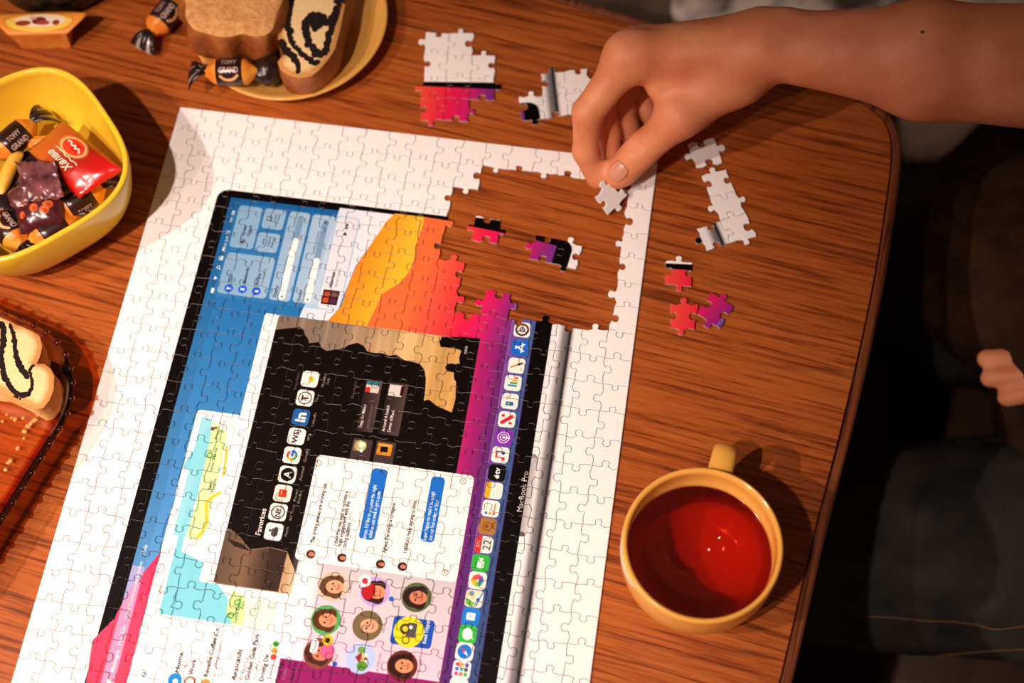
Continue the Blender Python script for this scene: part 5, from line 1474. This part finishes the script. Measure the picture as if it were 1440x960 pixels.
# jeans
def folds(F_, amp, ks, seed):
    r_ = np.random.default_rng(seed)
    for _ in range(ks):
        k = r_.normal(0, 38, 3); k[1] *= 1.5
        F_.d = F_.d + amp * np.abs(np.sin(F_.X * k[0] + F_.Y * k[1] + F_.Z * k[2] * .6 + r_.uniform(0, 6.28))).astype(np.float32)
F3 = Field((-0.16, 0.15, T - .74), (0.62, 0.80, T - .075), .0075)
hipL, hipR = np.array([.43, .385, T - .235]), np.array([.43, .60, T - .235])
kneeL, kneeR = np.array([-.015, .330, T - .222]), np.array([-.02, .625, T - .225])
for hp, kn, sg in ((hipL, kneeL, -1), (hipR, kneeR, 1)):
    F3.add(F3.cone(hp, kn, .108, .070), .03)
    F3.add(F3.cone(kn, kn + (.03, 0, -.40), .070, .055), .03)
    F3.add(F3.cone(kn + (.03, 0, -.40), kn + (.03, 0, -.46), .058, .060), .02)
F3.add(F3.cone(hipL + (.03, 0, .02), hipR + (.03, 0, .02), .125, .125), .05)
folds(F3, .0024, 5, 3)
jeans = F3.mesh('jeans', M_denim, person, ORG)
jeans.modifiers.new('relax', 'SMOOTH').iterations = 2
M_sole = mat('dark_leather', (.02, .015, .012), .5)
for kn in (kneeL, kneeR):
    f_ = Field((kn[0] - .19, kn[1] - .07, 0.0), (kn[0] + .10, kn[1] + .07, .13), .006)
    f_.add(f_.cone(kn * (1, 1, 0) + (.035, 0, .045), kn * (1, 1, 0) + (-.13, 0, .030), .044, .034), 0)
    f_.add(f_.cone(kn * (1, 1, 0) + (.035, 0, .045), kn * (1, 1, 0) + (.035, 0, .09), .044, .042), .02)
    f_.d = np.maximum(f_.d, .002 - f_.Z)
    f_.mesh('shoe', M_sole, person, ORG)

# shirt: torso, collar, both sleeves
F4 = Field((0.16, 0.24, T - .225), (0.66, 0.86, T + .50), .0075)
hp = np.array([.435, .505, T - .18]); chest = np.array([.43, .52, T + .20]); neck = np.array([.42, .52, T + .40])
F4.add(F4.cone(hp, chest, .150, .150, ((0, 1, 0), .78)), 0)
F4.add(F4.cone(chest, neck, .140, .055, ((0, 1, 0), .72)), .06)
sR, sL = np.array([.43, .715, T + .315]), np.array([.45, .325, T + .315])
F4.add(F4.cone(chest + (0, .10, .10), sR, .085, .065), .05); F4.add(F4.cone(chest + (0, -.10, .10), sL, .085, .065), .05)
F4.add(F4.cone(sR, np.array([.37, .665, T + .175]), .066, .060), .03)
F4.add(F4.cone(np.array([.37, .665, T + .175]), np.array([.276, .601, T + .102]), .058, .0500), .03)
F4.add(F4.cone(sL, np.array([.50, .36, T + .06]), .066, .056), .03)
F4.add(F4.cone(np.array([.50, .36, T + .06]), np.array([.475, .43, T - .055]), .054, .046), .03)
# loose front of the shirt over the right thigh
F4.add(F4.cone(np.array([.40, .60, T - .14]), np.array([.31, .60, T - .135]), .085, .060), .05)
F4.add(F4.cone(np.array([.36, .62, T - .15]), np.array([.255, .60, T - .155]), .085, .060), .05)
F4.add(F4.cone(np.array([.34, .54, T - .13]), np.array([.27, .55, T - .145]), .075, .055), .05)
F4.add(F4.cone(np.array([.38, .52, T - .10]), np.array([.32, .545, T - .12]), .085, .055), .05)
folds(F4, .0022, 5, 9)
shirt = F4.mesh('shirt', M_shirt, person, ORG)
shirt.modifiers.new('relax', 'SMOOTH').iterations = 2

dg = bpy.context.evaluated_depsgraph_get()
dg.update()
def on_hand(x, y):
    dd = A_(x, y, .03) - cv_; dd /= np.linalg.norm(dd)
    return hand.ray_cast(Vector(cv_ - ORG), Vector(dd))
ok, hit, nrm_, _ = on_hand(868.5, 241)
if ok:
    nail(np.array(hit) + ORG + np.array(nrm_) * .0007, td, np.array(nrm_), .0066, .0074)
ok, hit, nrm_, _ = hand.ray_cast(Vector(cv_ - ORG), Vector(dirv))
mole.location = hit if ok else Vector(mp_ - ORG)
mole.scale = (1, 1, .6)
# seam stitches on the thigh: short thread dashes laid along the cloth
def stitch_row(px):
    bm_ = bmesh.new()
    pts_ = spline(px, 10)
    for k in range(len(pts_)):
        d0 = A_(pts_[k][0], pts_[k][1], -.2) - cv_; d0 /= np.linalg.norm(d0)
        ok_, h_, n_, _i = jeans.ray_cast(Vector(cv_ - ORG), Vector(d0))
        if not ok_: continue
        q = pts_[min(k + 1, len(pts_) - 1)] - pts_[max(k - 1, 0)]
        dirw = A_(pts_[k][0] + q[0], pts_[k][1] + q[1], -.15) - A_(pts_[k][0], pts_[k][1], -.15)
        mt_ = Matrix.Translation(h_ + n_ * .0004) @ Vector((1, 0, 0)).rotation_difference(Vector(dirw)).to_matrix().to_4x4() @ Matrix.Diagonal((.0019, .0006, .0006, 1))
        bmesh.ops.create_icosphere(bm_, subdivisions=1, radius=1.0, matrix=mt_)
    me_ = bpy.data.meshes.new('seam_stitching'); bm_.to_mesh(me_); bm_.free(); me_.materials.append(M_stitch)
    o_ = bpy.data.objects.new('seam_stitching', me_); link(o_, jeans); o_['kind'] = 'stuff'
stitch_row([(1215, 866), (1260, 868), (1300, 872), (1345, 874), (1375, 878), (1400, 884), (1440, 880)])
stitch_row([(1210, 934), (1250, 928), (1300, 924), (1350, 918), (1400, 914), (1445, 912)])

# the held piece, pinched between thumb and index finger
hc = P(858, 275, .012)
hp_ = piece_obj(15, 1, None, hc, (3.3, 0), name='puzzle_piece')
hp_.rotation_euler = (math.radians(12), math.radians(50), math.radians(-26))
tag(hp_, 'white puzzle piece held between thumb and index finger, tilted over the gap', 'puzzle piece')

# ------------------------------------------------------------------ sofa and throw behind the table
M_sofa = noise_mat('grey_brown_upholstery', (0.10, 0.07, 0.05), (0.17, 0.12, 0.085), scale=30, rough=0.95, spec=0.1, bump=0.4, bscale=300)
sofa = empty('sofa', (0.1, 1.2, 0), 'grey-brown upholstered sofa standing beyond the table', 'sofa')
def rbox(name, x0, x1, y0, y1, z0, z1, r, mt, parent):
    o = np.array(parent.location) if parent else np.zeros(3)
    bm_ = bmesh.new()
    bmesh.ops.create_cube(bm_, size=1, matrix=Matrix.Translation(((x0 + x1) / 2 - o[0], (y0 + y1) / 2 - o[1], (z0 + z1) / 2 - o[2])) @ Matrix.Diagonal((x1 - x0, y1 - y0, z1 - z0, 1)))
    bmesh.ops.bevel(bm_, geom=bm_.edges[:], offset=r, segments=4, affect='EDGES', profile=.5)
    me_ = bpy.data.meshes.new(name); bm_.to_mesh(me_); bm_.free(); me_.materials.append(mt)
    me_.polygons.foreach_set('use_smooth', np.ones(len(me_.polygons), dtype=bool))
    o_ = bpy.data.objects.new(name, me_); link(o_, parent); return o_
rbox('base', -.75, .95, .93, 1.60, .06, .30, .03, M_sofa, sofa)
rbox('seat_cushion', -.72, .10, .91, 1.45, .30, .43, .045, M_sofa, sofa)
rbox('seat_cushion', .11, .92, .91, 1.45, .30, .43, .045, M_sofa, sofa)
rbox('backrest', -.75, .95, 1.43, 1.65, .30, .86, .05, M_sofa, sofa)
rbox('armrest', -.90, -.74, .93, 1.62, .06, .60, .05, M_sofa, sofa)
rbox('armrest', .94, 1.10, .93, 1.62, .06, .60, .05, M_sofa, sofa)
for fx in (-.85, 1.05):
    for fy in (.97, 1.57):
        rbox('foot', fx - .02, fx + .02, fy - .02, fy + .02, 0, .07, .004, M_leg, sofa)
M_throw = noise_mat('pale_patterned_throw', (0.12, 0.10, 0.085), (0.90, 0.78, 0.70), scale=13, rough=0.9, spec=0.1, bump=0.5, bscale=200, lo=.38, hi=.5, detail=3)
zt = .44 - T
lp = spline([P(x, y, zt)[:2] for x, y in ((948, 30), (960, -40), (1010, -110), (1200, -120), (1380, -90), (1450, 20), (1430, 120), (1372, 178), (1335, 214), (1300, 234), (1275, 232), (1255, 180), (1150, 90), (1030, 60))], 6, closed=True)
lp = np.array(lp); cc = lp.mean(0); vs = []; nl = len(lp); rgs = 9
for side in (1, 0):
    for r in range(rgs):
        f_ = r / rgs
        for k, p in enumerate(lp):
            q = cc + (p - cc) * (1 - f_)
            z_ = .004 + .012 * math.sin(q[0] * 38 + 1) * math.sin(q[1] * 31) * min(1, f_ * 4) + .014 * min(1, f_ * 3)
            vs.append((q[0], q[1], .437 + (z_ + .006 if side else z_ - .004)))
fs = []
for s_ in (0, 1):
    b0 = s_ * rgs * nl
    for r in range(rgs - 1):
        for k in range(nl):
            fs.append((b0 + r * nl + k, b0 + r * nl + (k + 1) % nl, b0 + (r + 1) * nl + (k + 1) % nl, b0 + (r + 1) * nl + k))
    fs.append(tuple(range(b0 + (rgs - 1) * nl, b0 + rgs * nl)))
for k in range(nl):
    fs.append((k, (k + 1) % nl, rgs * nl + (k + 1) % nl, rgs * nl + k))
thr = fix_normals(mesh_obj('throw_blanket', vs, fs, M_throw))
tag(thr, 'pale patterned throw blanket lying on the sofa beyond the forearm', 'blanket')
# chair under the person
M_seat = mat('dark_chair_wood', (.05, .02, .01), .5)
chair = empty('dining_chair', (.47, .50, 0), 'dark wooden dining chair under the seated person', 'chair')
rbox('seat', .24, .72, .27, .73, .365, .393, .01, M_seat, chair)
for fx in (.27, .69):
    for fy in (.30, .70):
        rbox('leg', fx - .018, fx + .018, fy - .018, fy + .018, 0, .37, .004, M_seat, chair)
rbox('backrest', .70, .73, .28, .72, .60, .95, .01, M_seat, chair)
for fy in (.30, .70):
    rbox('back_post', .70, .73, fy - .018, fy + .018, .39, .66, .005, M_seat, chair)
